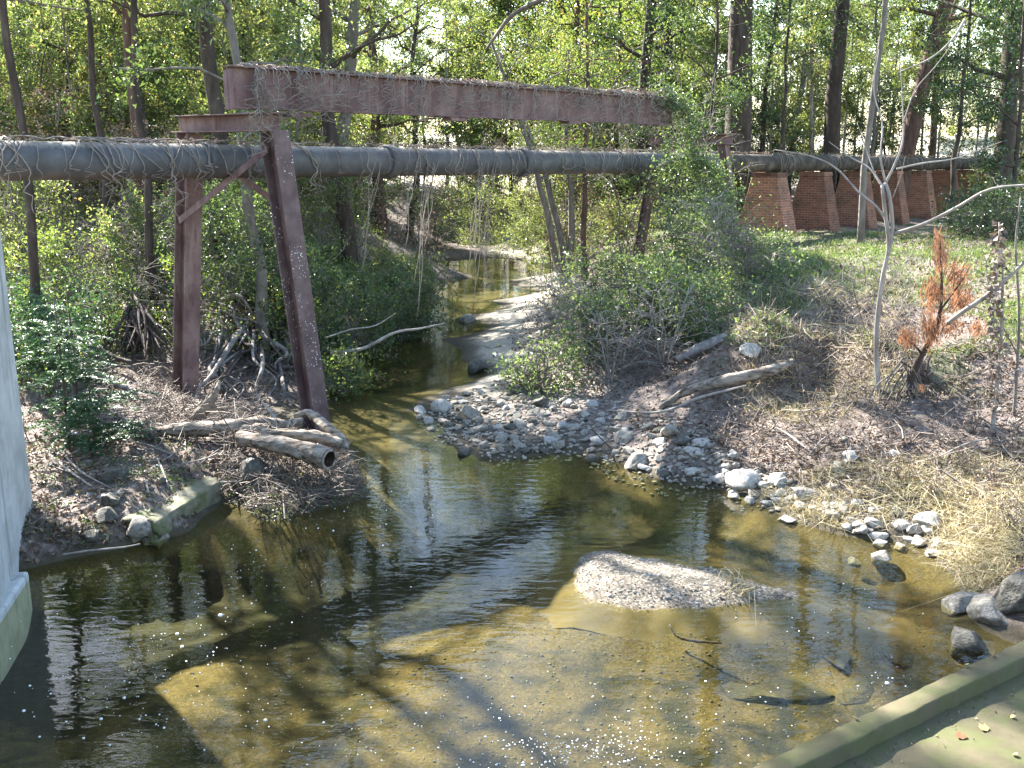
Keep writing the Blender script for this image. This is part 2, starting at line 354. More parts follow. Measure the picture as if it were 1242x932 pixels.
def ground_mat():
    t = NT('forest_floor_and_creek_bed'); v = t.pos()
    s = t.n('ShaderNodeSeparateXYZ'); t.l(v, s.inputs[0]); z = s.outputs[2]; y = s.outputs[1]; x = s.outputs[0]
    n1 = t.noise(v, .7, 6, .6); n2 = t.noise(v, 9, 6, .7); n3 = t.noise(v, 38, 4, .7); n4 = t.noise(v, 2.6, 5, .6, .4)
    soil = t.ramp(n2, [(.28, (.05, .038, .032)), (.5, (.13, .102, .086)), (.72, (.27, .23, .20))])
    green = t.ramp(n2, [(.3, (.035, .055, .015)), (.7, (.10, .13, .035))])
    gmask = t.math('MULTIPLY', t.step(n1, .47, .6), t.step(z, .5, 1.5))
    land = t.mix(t.math('MULTIPLY', gmask, .7), soil, green)
    land = t.mix(t.math('MULTIPLY', t.step(n3, .58, .75), .45), land, (.30, .25, .19))
    # sunlit sandy verge beyond the woods
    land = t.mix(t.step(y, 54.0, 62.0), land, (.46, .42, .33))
    # pale sand and gravel low on the right bank upstream
    gx = t.math('MULTIPLY', t.step(y, 15.5, 18.0), t.math('SUBTRACT', 1.0, t.step(z, .28, .5)))
    sand = t.ramp(n3, [(.3, (.22, .19, .14)), (.7, (.44, .40, .33))])
    land = t.mix(t.math('MULTIPLY', gx, t.step(x, -1.4, -.6)), land, sand)
    # creek bed: golden sand, darker silt and leaf drifts
    bed = t.ramp(n3, [(.25, (.034, .026, .011)), (.5, (.07, .053, .022)), (.75, (.135, .105, .052))])
    silt_shade = t.ramp(n2, [(.3, (.006, .007, .0035)), (.7, (.021, .021, .009))])  # dark mud tone, with the pool's shade painted into it
    deep = t.step(t.math('ADD', t.math('MULTIPLY', z, -1.0), t.math('MULTIPLY', t.math('SUBTRACT', n4, .5), 1.0)), .18, .42)
    bed = t.mix(deep, bed, silt_shade)
    bed = t.mix(t.math('MULTIPLY', t.step(t.noise(v, 5, 5, .7), .55, .68), .75), bed, (.028, .026, .012))
    col = t.mix(t.step(t.math('ADD', z, t.math('MULTIPLY', t.math('SUBTRACT', n2, .5), .06)), -.02, .06), bed, land)
    zz = t.math('ADD', z, t.math('MULTIPLY', t.math('SUBTRACT', n2, .5), .08)); wet = t.math('MULTIPLY', t.step(zz, -.09, -.02), t.math('SUBTRACT', 1.0, t.step(zz, .05, .12)))
    col = t.mix(t.math('MULTIPLY', wet, .8), col, (.05, .042, .026))
    bm = t.math('ADD', n2, t.math('MULTIPLY', n3, .6))
    t.pbr(col, .9, t.bump(bm, .6, .03), .2); return t.m
M['ground'] = ground_mat()
def water_mat():
    t = NT('creek_water'); v = t.pos()
    m = t.n('ShaderNodeMapping'); m.inputs['Scale'].default_value = (1.0, 1.9, 1); t.l(v, m.inputs[0])
    m2 = t.n('ShaderNodeMapping'); m2.inputs['Scale'].default_value = (1.3, 6.0, 1); t.l(v, m2.inputs[0])
    s = t.n('ShaderNodeSeparateXYZ'); t.l(v, s.inputs[0])
    rip = t.math('ADD', t.math('MULTIPLY', t.noise(m.outputs[0], 4.2, 2, .5, .3), 1.0), t.math('MULTIPLY', t.noise(m2.outputs[0], 2.4, 2, .5, .4), .5))
    fine = t.noise(v, 17, 3, .6)
    # quick broken water over the stones
    rf = t.math('MULTIPLY', t.step(s.outputs[1], 13.2, 14.2), t.math('SUBTRACT', 1.0, t.step(s.outputs[1], 16.5, 18.5)))
    hgt = t.math('ADD', rip, t.math('MULTIPLY', fine, t.math('ADD', .05, t.math('MULTIPLY', rf, .22))))
    nb = t.bump(hgt, .08, .032)
    gl = t.n('ShaderNodeBsdfGlossy', _Roughness=.02); t.l(nb, gl.inputs['Normal'])
    tr = t.n('ShaderNodeBsdfTransparent'); tr.inputs[0].default_value = (.89, .87, .66, 1)
    fr = t.n('ShaderNodeFresnel', _IOR=1.34); t.l(nb, fr.inputs['Normal'])
    # light passes the surface equally from below (the node inverts the index on back faces)
    bf = t.n('ShaderNodeNewGeometry').outputs['Backfacing']; t.l(t.math('SUBTRACT', 1.34, t.math('MULTIPLY', bf, 1.34 - 1 / 1.34)), fr.inputs['IOR'])
    mx = t.n('ShaderNodeMixShader'); t.l(fr.outputs[0], mx.inputs[0]); t.l(tr.outputs[0], mx.inputs[1]); t.l(gl.outputs[0], mx.inputs[2])
    t.l(mx.outputs[0], t.out.inputs[0]); return t.m
M['water'] = water_mat()
def gravel_mat():
    t = NT('gravel'); v = t.pos(); s = t.n('ShaderNodeSeparateXYZ'); t.l(v, s.inputs[0])
    vo = t.n('ShaderNodeTexVoronoi', _Scale=55.0); t.l(v, vo.inputs['Vector']); sx = t.n('ShaderNodeSeparateXYZ'); t.l(vo.outputs['Color'], sx.inputs[0])
    col = t.ramp(sx.outputs[0], [(0, (.045, .037, .028)), (.5, (.115, .096, .072)), (.85, (.20, .172, .135)), (1, (.34, .30, .25))])
    col = t.mix(t.step(t.math('ADD', s.outputs[2], t.math('MULTIPLY', t.noise(v, 9), .05)), .05, .0), col, (.085, .064, .028))
    t.pbr(col, .85, t.bump(vo.outputs['Distance'], -.7, .012), .25); return t.m
M['gravel'] = gravel_mat()

# ------------------------------------------------------------------ ground and water
def axis(a, b, st, far):
    core = list(np.arange(a, b, st)); lo = []; hi = []; d = st; q = a
    while q > -far: d *= 1.16; q -= d; lo.append(q)
    d = st; q = core[-1]
    while q < far: d *= 1.13; q += d; hi.append(q)
    return np.array(lo[::-1] + core + hi)
xs = axis(-11, 12, .1, 260); ys = axis(4, 31, .1, 300)
gx, gy = np.meshgrid(xs, ys); gz = H(gx.ravel(), gy.ravel())
g = Geo(); nx = len(xs); ii, jj = np.meshgrid(np.arange(len(ys) - 1), np.arange(nx - 1), indexing='ij'); a = (ii * nx + jj).ravel()
g.add(np.stack([gx.ravel(), gy.ravel(), gz], -1), np.stack([a, a + 1, a + nx + 1, a + nx], -1))
tag(g.build('ground', M['ground']), 'leaf covered forest floor and sandy creek bed', 'ground', kind='structure')
g = Geo(); g.add([[-14, -10, 0], [14, -10, 0], [14, 60, 0], [-14, 60, 0]], [[0, 1, 2, 3]])
tag(g.build('water', M['water']), 'clear brown creek water reflecting the trees', 'water', kind='structure')
# gravel bar in the pool
def bar():
    g = Geo(); n = 90; m = 50; S = np.linspace(-1.0, BL + 1.2, n); T = np.linspace(-.95, .95, m); SS, TT = np.meshgrid(S, T, indexing='ij')
    x = BA[0] + BU[0] * SS - BU[1] * TT; y = BA[1] + BU[1] * SS + BU[0] * TT; b = bump(x.ravel(), y.ravel())
    z = H(x.ravel(), y.ravel()) + .016 * sstep(.04, .09, b) - .03 * (1 - sstep(.015, .05, b))
    a = (np.arange(n - 1)[:, None] * m + np.arange(m - 1)[None]).ravel(); V = np.stack([x.ravel(), y.ravel(), z], -1)
    g.add(V, np.stack([a, a + m, a + m + 1, a + 1], -1))
    tag(g.build('gravel_bar', M['gravel']), 'low gravel bar rising out of the pool', 'gravel bar', kind='structure')
    k = V[z > .006]; idx = rng.integers(0, len(k), 2600)
    pebble_field('gravel', k[idx] + rng.normal(0, .02, (2600, 3)) * [1, 1, .02] - [0, 0, .003], .004, .011, M['gravel_stone'])
    idx = rng.integers(0, len(k), 130); pebble_field('gravel', k[idx] - [0, 0, .006], .014, .03, M['rock'])
def ico(sub=2):
    import bmesh
    b = bmesh.new(); bmesh.ops.create_icosphere(b, subdivisions=sub, radius=1); v = np.array([x.co[:] for x in b.verts]); f = [[w.index for w in q.verts] for q in b.faces]; b.free(); return v, f
def cubesphere(n):                   # quads only
    V = []; Fq = []; 
    for ax in range(3):
        for sg in (-1, 1):
            b = len(V); L = np.linspace(-1, 1, n + 1)
            for i in L:
                for j in L:
                    p = [0, 0, 0]; p[ax] = sg; p[(ax + 1) % 3] = i * sg; p[(ax + 2) % 3] = j; V.append(p)
            for i in range(n):
                for j in range(n):
                    k = b + i * (n + 1) + j; Fq.append([k, k + n + 1, k + n + 2, k + 1])
    V = np.array(V, float); V /= np.linalg.norm(V, axis=1)[:, None]
    key = {}; idx = np.empty(len(V), int); out = []
    for i, p in enumerate(np.round(V, 4)):
        t = tuple(p + 0.0)
        if t not in key: key[t] = len(out); out.append(V[i])
        idx[i] = key[t]
    return np.array(out), idx[np.array(Fq)]
CS = {n: cubesphere(n) for n in (1, 2, 5, 8, 12)}
def pebble_field(name, cen, r0, r1, m, label=None):
    v, f = CS[2]; n = len(cen); g = Geo()
    s = rng.uniform(r0, r1, (n, 1, 1)) * rng.uniform(.6, 1.3, (n, 1, 3)) * np.array([1, 1, .65])
    jit = 1 + .12 * rng.standard_normal((n, len(v), 1))
    vv = v[None] * jit * s + np.asarray(cen)[:, None]
    ff = f[None] + (np.arange(n) * len(v))[:, None, None]
    g.add(vv, ff); o = g.build(name, m); tag(o, label or 'loose pebbles and small gravel', 'gravel', kind='stuff'); return o
bar()

# ------------------------------------------------------------------ pipe, girder, bents, piers
PD = np.array([.626, .780, 0]); PN = np.array([.780, -.626, 0])       # along and across the pipe
def PP(s): p = np.array([-6.46, 12.7, 0]) + PD * s; p[2] = CAMZ - .12 - .0105 * s; return p
def s_at(px):                        # parameter where the pipe is seen at column px
    k = (px - CX) / F * .974
    return (k * 12.7 + 6.46) / (.626 - k * .78)
t = thing('sewer_pipe', PP(0), 'long dark grey iron pipe crossing the creek under the rusty girder', 'pipe')
PR = .245
ss = [-9, s_at(247), s_at(470), s_at(632), s_at(748), s_at(868), 26.5, 33, 40, 47, 60]
for a, b in zip(ss[:-1], ss[1:]):
    g = Geo(); n = 14; path = [PP(a + (b - a) * k / n) for k in range(n + 1)]; tube(g, path, PR, 40, cap=False); secs = globals().setdefault('secs', []); secs.append(g.build('pipe_section', M['pipe' if a < s_at(860) else 'pipe_dirty_shaded'], t))
for k, s in enumerate(ss[1:-1]):
    g = Geo(); w = .035 if k != 2 and k != 1 else .10
    e_ = .05 if k in (1, 2) else .03; q = [(-w - .004, PR + .002), (-w, PR + e_ * .8), (-w * .5, PR + e_), (w * .5, PR + e_), (w, PR + e_ * .8), (w + .004, PR + .002)]
    tube(g, [PP(s + a) for a, _ in q], [r for _, r in q], 40, cap=False); g.build('joint_collar', M['pipe'], secs[k])

def hbeam(g, a, b, nrm, d, w, tf=.02, tw=.014):       # H section from a to b, flange normal nrm, depth d, flange width w
    a = np.asarray(a, float); b = np.asarray(b, float); ax = (b - a); L = np.linalg.norm(ax); ax /= L
    nrm = nrm - ax * (nrm @ ax); nrm = nrm / np.linalg.norm(nrm); sd = np.cross(ax, nrm); c = (a + b) / 2
    for s in (-1, 1): box(g, c + nrm * s * (d / 2 - tf / 2), ax * L / 2, sd * w / 2, nrm * tf / 2)
    box(g, c, ax * (L / 2 - .001), sd * tw / 2, nrm * (d / 2 - tf))
UP = np.array([0, 0, 1.0])
sb = s_at(280); cb = PP(sb); capz = 4.2 + .27
near = cb + PN * 1.02; far = cb - PN * 1.02
nb = P(384, 515, .12); fb = P(225, 475, .28)
bent = thing('steel_bent', [cb[0], cb[1], .2], 'rusty steel A frame bent carrying the pipe over the near left bank', 'bent')
ntop = np.array([near[0] + .02, near[1] - .02, capz - .002]); ftop = np.array([far[0], far[1], capz - .002])
for top, bot, mm in ((ntop, nb, 'rust_dots'), (ftop, fb, 'rust')):
    bot = np.array(bot); ax = (bot - top) / np.linalg.norm(bot - top); e_ = bot + ax * .5
    n_ = PN - ax * (PN @ ax); n_ /= np.linalg.norm(n_); sd_ = np.cross(ax, n_); cc_ = (top + e_) / 2; hl = np.linalg.norm(e_ - top) / 2
    g = Geo(); box(g, cc_, ax * (hl - .002), sd_ * .008, n_ * .128); o = g.build('leg', M['rust'], bent, False)
    for q in (-1, 1):
        g = Geo(); box(g, cc_ + n_ * q * .14, ax * hl, sd_ * .15, n_ * .012); bevel(g.build('flange', M[mm], o, False), .004, 1)
    if mm == 'rust_dots': o['label'] = 'near leg speckled with white spots'
g = Geo(); c2 = np.array([cb[0], cb[1], capz + .13]); hbeam(g, c2 - PN * 1.3, c2 + PN * 1.17, UP, .26, .28); bevel(g.build('cap_beam', M['rust'], bent, False), .004, 1)
def brace(parent, a, b, off):
    g = Geo(); a = np.asarray(a) + PD * off; b = np.asarray(b) + PD * off; ax = b - a; L = np.linalg.norm(ax); ax /= L; n = np.cross(ax, PD); c = (a + b) / 2
    box(g, c, ax * L / 2, PD * .005, n * .05); box(g, c + n * .045 + PD * .043, ax * (L / 2 - .002), PD * .038, n * .005)
    return g.build('brace', M['rust'], parent, False)
def on_leg(top, bot, z): q = (top[2] - z) / (top[2] - bot[2]); return top + (bot - top) * q
brace(bent, on_leg(ftop, fb, 3.12), on_leg(ntop, nb, 4.22), -.17)
brace(bent, on_leg(ntop, nb, 3.28), on_leg(ftop, fb, 4.22), .17)
# the girder above
gs0, gs1 = sb - .72, s_at(768)
def gp(s, z): p = PP(s) + PN * 1.0; p[2] = z + .006 * (s - sb); return p
gd = thing('plate_girder', gp(gs0, capz + .26), 'long rusty I girder lying above the pipe and draped with dead vines', 'girder')
z0 = capz + .262; gh = .57
cz = z0 + gh / 2
g = Geo(); box(g, (gp(gs0, cz) + gp(gs1, cz)) / 2, PD * (gs1 - gs0) / 2, PN * .007, UP * (gh / 2 - .018)); g.build('web', M['rust'], gd, False)
for zz in (z0 + .009, z0 + gh - .009):
    g = Geo(); box(g, (gp(gs0, zz) + gp(gs1, zz)) / 2, PD * (gs1 - gs0) / 2, PN * .11, UP * .009); g.build('flange', M['rust'], gd, False)
for s in (gs0 + .012,):
    g = Geo(); box(g, gp(s, cz) + PN * .012, PD * .008, PN * .10, UP * (gh / 2 - .02)); g.build('end_plate', M['rust'], gd, False)
for s in np.linspace(gs0 + 1.2, gs1 - .5, 4):
    g = Geo(); box(g, gp(s, z0 - .03), PD * .2, PN * .10, UP * .028); g.build('splice_plate', M['rust'], gd, False)
# far bent on the right bank
s2 = s_at(836); c2 = PP(s2); z2 = 4.35
fb2 = thing('steel_bent', [c2[0], c2[1], 1.0], 'far rusty steel bent half hidden in vines on the right bank', 'bent')
for k in (-1, 1):
    top = c2 + PN * .95 * k; top[2] = z2; bot = c2 + PN * 1.5 * k; bot[2] = h1(bot[0], bot[1]) - .3
    g = Geo(); hbeam(g, top, bot, PN, .22, .22); g.build('leg', M['rust'], fb2, False)
g = Geo(); q = c2.copy(); q[2] = z2 + .13; hbeam(g, q - PN * 1.2, q + PN * 1.2, UP, .255, .26); g.build('cap_beam', M['rust'], fb2, False)
# brick piers
kind_of = ['first brick pier beside the big trunk, orange faced and sunlit', 'second brick pier, dark and shadowed, right of the first', 'third brick pier, behind the thin grey trunk',
           'fourth brick pier, behind the white sapling', 'fifth brick pier, orange, right of the white sapling', 'sixth brick pier, short looking, under the dirty pipe', 'seventh brick pier, before the last at the right', 'last and smallest looking brick pier near the right trunk']
for k in range(8):
    px = 7.57 + 2.16 * k; s = (px + 6.46) / .626; c = PP(s); zt = c[2] - PR - .02; zb = h1(c[0], c[1]) - .35
    t = thing('brick_pier', [c[0], c[1], zb], kind_of[k], 'pier', 'brick piers under the pipe')
    t.rotation_euler = (0, 0, math.atan2(PN[1], PN[0]))
    def frus(a0, b0, a1, b1, h0, h1_):
        v = [[sx * a0, sy * b0, h0] for sx, sy in ((-1, -1), (1, -1), (1, 1), (-1, 1))] + [[sx * a1, sy * b1, h1_] for sx, sy in ((-1, -1), (1, -1), (1, 1), (-1, 1))]
        return v, [[3, 2, 1, 0], [4, 5, 6, 7], [0, 1, 5, 4], [1, 2, 6, 5], [2, 3, 7, 6], [3, 0, 4, 7]]
    g = Geo(); g.add(*frus(.85, .44, .40, .33, 0, zt - zb - .12)); bevel(g.build('shaft', M['brick'], t, False, local=True), .012, 1)
    g = Geo(); g.add(*frus(.42, .35, .40, .33, zt - zb - .118, zt - zb)); g.build('cap', M['brick'], t, False, local=True)

# ------------------------------------------------------------------ concrete pier at the left, slab with kerb at the right
T0 = P(38, 609, .3); T1 = P(9, 682, .25); ax = T1 - T0; ax[2] = 0; ax /= np.linalg.norm(ax); nr = np.array([-ax[1], ax[0], 0])
vr = np.array([T0[1], -T0[0], 0]); vr /= np.linalg.norm(vr); c0 = T0 - .5 * vr; c0[2] = 0
def stadium(rad, z, back=11):
    out = [c0 + ax * back + nr * rad]
    for k in range(25):
        th = math.pi * k / 24; out.append(c0 + nr * rad * math.cos(th) - ax * rad * math.sin(th))
    out.append(c0 + ax * back - nr * rad)
    o = np.array(out); o[:, 2] = z; return o
def loft(rings, g):
    n = len(rings[0]); V = np.concatenate(rings); f = []
    for i in range(len(rings) - 1):
        for j in range(n):
            j2 = (j + 1) % n; f.append([i * n + j, (i + 1) * n + j, (i + 1) * n + j2, i * n + j2])
    b = (len(rings) - 1) * n
    for j in range(n // 2 - 1): f.append([b + j, b + j + 1, b + n - 2 - j, b + n - 1 - j])
    g.add(V, f)
t = thing('bridge_pier', [c0[0], c0[1], 0], 'pale round nosed concrete bridge pier at the left edge', 'pier')
g = Geo(); loft([stadium(.52, -.5), stadium(.5, 2), stadium(.5, 4.5), stadium(.5, 7)], g); o = g.build('shaft', M['concrete'], t)
o.data.shade_smooth() if hasattr(o.data, 'shade_smooth') else None
m = o.modifiers.new('es', 'EDGE_SPLIT'); m.split_angle = R(40)
g = Geo()
e0 = P(35, 692, .08); e1 = P(0, 745, .08); fd = (e1 - e0); fd /= np.linalg.norm(fd); fn = np.array([-fd[1], fd[0], 0])
if fn[0] < 0: fn = -fn
mid = e0 + fd * 4.0 - fn * .75
box(g, [mid[0], mid[1], -.23], fd * 4.0, fn * .75, UP * .31); bevel(g.build('footing', M['concrete'], t, False), .03, 2)

ka = P(942, 916, .45); kb = P(1242, 775, .45); kd = (kb - ka) / np.linalg.norm(kb - ka); kn = np.array([kd[1], -kd[0], 0])   # kn points to the slab side
t = thing('concrete_apron', [ka[0], ka[1], .3], 'mossy concrete slab with a raised kerb at the lower right corner', 'slab')
g = Geo(); c = (ka + kb) / 2 + kn * .085; c[2] = .12
nseg = 60; V = []; prof = [(-.09, -.5), (-.085, .43), (-.075, .45), (.07, .452), (.085, .44), (.09, .2)]
L = 7.0
for k in range(nseg + 1):
    s = -L / 2 + L * k / nseg; p = c + kd * s
    for (q, z) in prof:
        jx = .008 * rng.standard_normal() if z > .4 else 0
        w = p + kn * (q + jx); V.append([w[0], w[1], z + jx * .5])
np_ = len(prof); a = (np.arange(nseg)[:, None] * np_ + np.arange(np_ - 1)[None]).ravel()
g.add(V, np.stack([a, a + np_, a + np_ + 1, a + 1], -1)); g.build('kerb', M['slab'], t)
g = Geo(); q = c + kn * 1.785; q[2] = .1; box(g, q, kd * L / 2, kn * 1.7, UP * .23); g.build('deck_slab', M['slab'], t, False)

# old block at the waterline
g = Geo(); b0 = P(188, 660, 0); b1 = P(268, 606, 0); bd = (b1 - b0) / np.linalg.norm(b1 - b0); bn = np.array([-bd[1], bd[0], 0])
v, f = CS[12]; vv = .84 * v / np.abs(v).max(1)[:, None] + .16 * v; vv = vv * (1 + .22 * fbm(v[:, 0] * 1.6 + v[:, 2], v[:, 1] * 2.2 - v[:, 2], 4))[:, None] + .02 * rng.standard_normal(vv.shape)
Lb = np.linalg.norm(b1 - b0) / 2
vv = (b0 + b1) / 2 + np.outer(vv[:, 0], bd * Lb) + np.outer(vv[:, 1], bn * .24) + bn * .2 + np.outer(vv[:, 2], UP * .17) + UP * .09
g.add(vv, f); single(g, 'concrete_block', M['concrete_old'], 'mossy broken concrete block at the left water edge', 'block')

# ------------------------------------------------------------------ trees
LIT = [(P(*p), r) for p, r in [((740, 695, .1), .5), ((835, 712, .05), .35), ((1090, 630, .3), .55), ((1000, 600, .3), .5), ((900, 590, .15), .5), ((800, 545, .2), .5), ((700, 500, .15), .45),
       ((640, 360, .2), 1.3), ((600, 400, .1), .7), ((960, 360, 1.65), .6), ((1000, 312, 1.8), 1.3), ((1060, 325, 1.8), 1.2), ((540, 790, -.2), .55), ((480, 870, -.2), .5), ((750, 800, -.2), .55),
       ((860, 860, -.3), .5), ((220, 830, -.3), .42), ((960, 820, -.2), .5), ((250, 545, .4), .4), ((385, 560, .4), .3), ((185, 640, .25), .3), ((1140, 350, 2.4), .6), ((1150, 880, .3), .4), ((620, 860, -.2), .4),
       ((560, 500, .1), .4), ((740, 390, 1.2), 1.3), ((700, 430, .8), .9), ((1200, 620, .3), .4), ((550, 293, .2), 2.0), ((935, 250, 2.5), .5), ((300, 100, 5), 1.2), ((120, 500, .5), .35), ((100, 600, .4), .3)]]
_rf = np.random.default_rng(21)
for _i in range(95):                 # sun flecks: small openings added to the canopy to let sun through
    _q = _rf.uniform([30, 400], [330, 660]) if _i < 28 else (_rf.uniform([640, 330], [1242, 660]) if _i < 70 else _rf.uniform([0, 230], [520, 420]))
    LIT.append((G(*_q), _rf.uniform(.14, .42)))
def prune(cen, r):  # drops crown leaves standing between the sun and the LIT spots
    keep = np.ones(len(cen), bool)
    for T, rad in LIT:
        v = cen - T; al = v @ SUN; pp = np.linalg.norm(v - al[:, None] * SUN, axis=1)
        keep &= ~((al > .8) & (pp < rad * 1.05))
    return keep
def skeleton(r, H_, r0, lean=(0, 0), first=.3, limbs=12, spread=2.5, rise=.5, twigs=5, wob=.02, taper=.25, stems=1):
    tubes = []; anchors = []
    for st in range(stems):
        n = 12; tt = np.linspace(0, 1, n); az0 = r.uniform(0, 2 * np.pi)
        ln = np.array(lean, float) + (np.array([math.cos(az0), math.sin(az0)]) * H_ * .18 if stems > 1 else 0)
        wv = np.cumsum(r.normal(0, wob * H_ / 3, (n, 2)), 0); wv -= wv[0]
        hh = H_ * (r.uniform(.75, 1.0) if stems > 1 else 1)
        p = np.column_stack([ln[0] * tt ** 1.4 + wv[:, 0], ln[1] * tt ** 1.4 + wv[:, 1], hh * tt - .35 * (1 - tt)])
        rad = r0 * (1 - (1 - taper) * tt); rad[0] *= 1.25
        tubes.append((p, rad, 9 if r0 > .1 else 6))
        az = r.uniform(0, 6.28)
        for k in range(limbs):
            f = first + (1 - first) * (k + r.uniform(.1, .9)) / limbs; f = min(f, .985)
            az += 2.4 + r.normal(0, .5); i = f * (n - 1); i0 = int(i); q = p[i0] + (p[min(i0 + 1, n - 1)] - p[i0]) * (i - i0)
            L = spread * (.45 + .75 * math.sin(math.pi * min(1, max(.08, (f - first) / (1 - first) * .85 + .12)))) * r.uniform(.6, 1.2)
            dv = np.array([math.cos(az), math.sin(az), rise * r.uniform(.4, 1.5)]); m = 6; u = np.linspace(0, 1, m)
            lp = q + np.outer(u * L, dv) + np.outer(u ** 2, [0, 0, -.18 * L]) + np.cumsum(r.normal(0, .035 * L, (m, 3)), 0) * (u > 0)[:, None]
            lr = max(.006, min(.42 * r0 * (1 - .7 * f), .06 * L)); tubes.append((lp, lr * (1 - .8 * u) + .003, 5))
            for w in range(twigs):
                uu = r.uniform(.3, 1.0); j = uu * (m - 1); j0 = min(int(j), m - 2); s = lp[j0] + (lp[j0 + 1] - lp[j0]) * (j - j0)
                td = dv * .5 + r.normal(0, .6, 3); td /= np.linalg.norm(td); Lt = L * r.uniform(.2, .5)
                tp = s + np.outer(np.linspace(0, 1, 3), td * Lt); tp[2, 2] -= .08 * Lt
                tubes.append((tp, np.array([.007, .005, .003]) * (1 + r0 * 4), 3)); anchors.append((s + td * Lt * .3, td * Lt * .9))
    return tubes, anchors
def crown_pts(r, anchors, n, sig):
    idx = r.integers(0, len(anchors), n); A = np.array([a for a, _ in anchors])[idx]; Dv = np.array([d for _, d in anchors])[idx]
    wt = r.uniform(.3, 1.3, len(anchors))[idx][:, None]
    return A + Dv * r.uniform(0, 1.05, (n, 1)) + r.normal(0, sig, (n, 3)) * wt
def tree(name, x, y, label, cat, leaf, bark, seed, H_, r0, nleaf, lsize, sig=.22, group=None, cut=True, part='crown', aspect=.5, **kw):
    r = np.random.default_rng(seed); z = h1(x, y)
    tubes, anch = skeleton(r, H_, r0, **kw)
    t = thing(name, [x, y, z], label, cat, group)
    g = Geo()
    for p, rad, sg in tubes: tube(g, p, rad, sg, .04 if sg > 6 else 0, r=r)
    g.build('trunk' if H_ > 2.6 else 'stem', M[bark], t, local=True)
    if nleaf:
        cen = crown_pts(r, anch, nleaf, sig)
        if cut: cen = cen[prune(cen + np.array([x, y, z]), r)]
        g = Geo(); leaves(g, cen, lsize, r, aspect); g.build(part, M[leaf], t, False, local=True)
    return t
def X(px, Y): return float(D(px, 180, Y)[0])

# the large trunks one can tell apart
tree('pine_tree', X(896, 31.5), 31.5, 'thickest brown trunk, standing beside the first brick pier', 'tree', 'leaf_mid', 'bark', 11, 17, .43, 9000, .10, .35, limbs=16, first=.42, spread=3.6, wob=.006, taper=.5)
tree('pine_tree', X(1010, 36), 36, 'straight brown trunk rising behind the second brick pier', 'tree', 'leaf_mid', 'bark', 12, 17, .31, 8000, .10, .35, limbs=15, first=.4, spread=3.4, wob=.008, taper=.5)
tree('pine_tree', X(1092, 40), 40, 'leaning red brown trunk with stubby limb behind the pipe', 'tree', 'leaf_mid', 'bark_red', 13, 16, .36, 8000, .10, .35, limbs=14, first=.42, spread=3.4, lean=(3.2, 0), wob=.006, taper=.5)
tree('oak_tree', X(1222, 33), 33, 'dark trunk at the right edge with evergreen foliage', 'tree', 'leaf_dark', 'bark', 14, 15, .33, 11000, .10, .3, limbs=18, first=.28, spread=3.2, wob=.012, taper=.45)
tree('slim_tree', X(1054, 25.0), 25.0, 'thin grey trunk standing in front of the brick piers', 'tree', 'leaf_light', 'bark_grey', 15, 12, .088, 3200, .08, .25, limbs=14, first=.45, spread=2.0, wob=.012, taper=.4)
tree('slim_tree', X(922, 38), 38, 'thin dark forked trunk right of the thickest trunk', 'tree', 'leaf_mid', 'bark', 16, 10, .12, 1500, .09, .25, limbs=9, first=.4, spread=1.5, wob=.02, taper=.3, lean=(.5, 0))
tree('ivy_tree', X(782, 36), 36, 'ivy clad dark trunk above the right end of the girder', 'tree', 'leaf_dark', 'bark', 17, 14, .26, 9000, .10, .3, limbs=22, first=.24, spread=2.0, wob=.012)
tree('oak_tree', X(72, 31), 31, 'short dark forked trunk seen above the left end of the pipe', 'tree', 'leaf_light', 'bark', 18, 12, .22, 8000, .09, .28, limbs=16, first=.36, spread=2.8, wob=.03)
tree('oak_tree', X(190, 28), 28, 'grey crooked trunk in the woods left of the girder', 'tree', 'leaf_mid', 'bark_grey', 19, 13, .17, 7000, .09, .28, limbs=16, first=.35, spread=2.6, wob=.03, lean=(-1.0, 0))
tree('oak_tree', X(318, 34), 34, 'broad dark trunk in the woods above the left end of the girder', 'tree', 'leaf_mid', 'bark', 20, 15, .3, 9000, .09, .3, limbs=18, first=.34, spread=3.2, wob=.02, lean=(-.8, 0))
tree('oak_tree', X(455, 38), 38, 'brown trunk showing under the pipe left of the creek', 'tree', 'leaf_mid', 'bark_red', 21, 14, .24, 9000, .09, .3, limbs=18, first=.3, spread=3.0, wob=.02)
tree('slim_tree', X(712, 27.5), 27.5, 'slim brown trunk on the right bank beneath the pipe', 'tree', 'leaf_light', 'bark_red', 22, 9, .1, 3500, .08, .25, limbs=12, first=.5, spread=1.8, wob=.01)
tree('forked_tree', X(690, 28.5), 28.5, 'many stemmed leaning tree rooted at the right creek edge', 'tree', 'leaf_light', 'bark_grey', 23, 8, .12, 6000, .08, .25, limbs=10, first=.45, spread=1.8, wob=.015, stems=3, lean=(-1.5, 0))
tree('holly_tree', X(955, 33.5), 33.5, 'dark evergreen between the two brown trunks, behind the first piers', 'tree', 'leaf_dark', 'bark', 24, 10, .08, 5200, .11, .3, limbs=13, first=.52, spread=1.9, wob=.02)
tree('holly_tree', X(1165, 31.0), 31.0, 'dark evergreen left of the trunk at the right edge', 'tree', 'leaf_dark', 'bark', 25, 8.5, .09, 6500, .11, .28, limbs=15, first=.36, spread=2.0, wob=.02)
tree('holly_tree', X(1236, 27.5), 27.5, 'dark evergreen overhanging the right edge of the picture', 'tree', 'leaf_dark', 'bark', 29, 8, .08, 8000, .10, .26, limbs=18, first=.22, spread=1.9, wob=.02)
tree('slim_tree', X(858, 29.5), 29.5, 'leafy slim tree left of the thickest trunk', 'tree', 'leaf_mid', 'bark', 26, 9.5, .08, 6500, .09, .25, limbs=16, first=.3, spread=1.7, wob=.02)
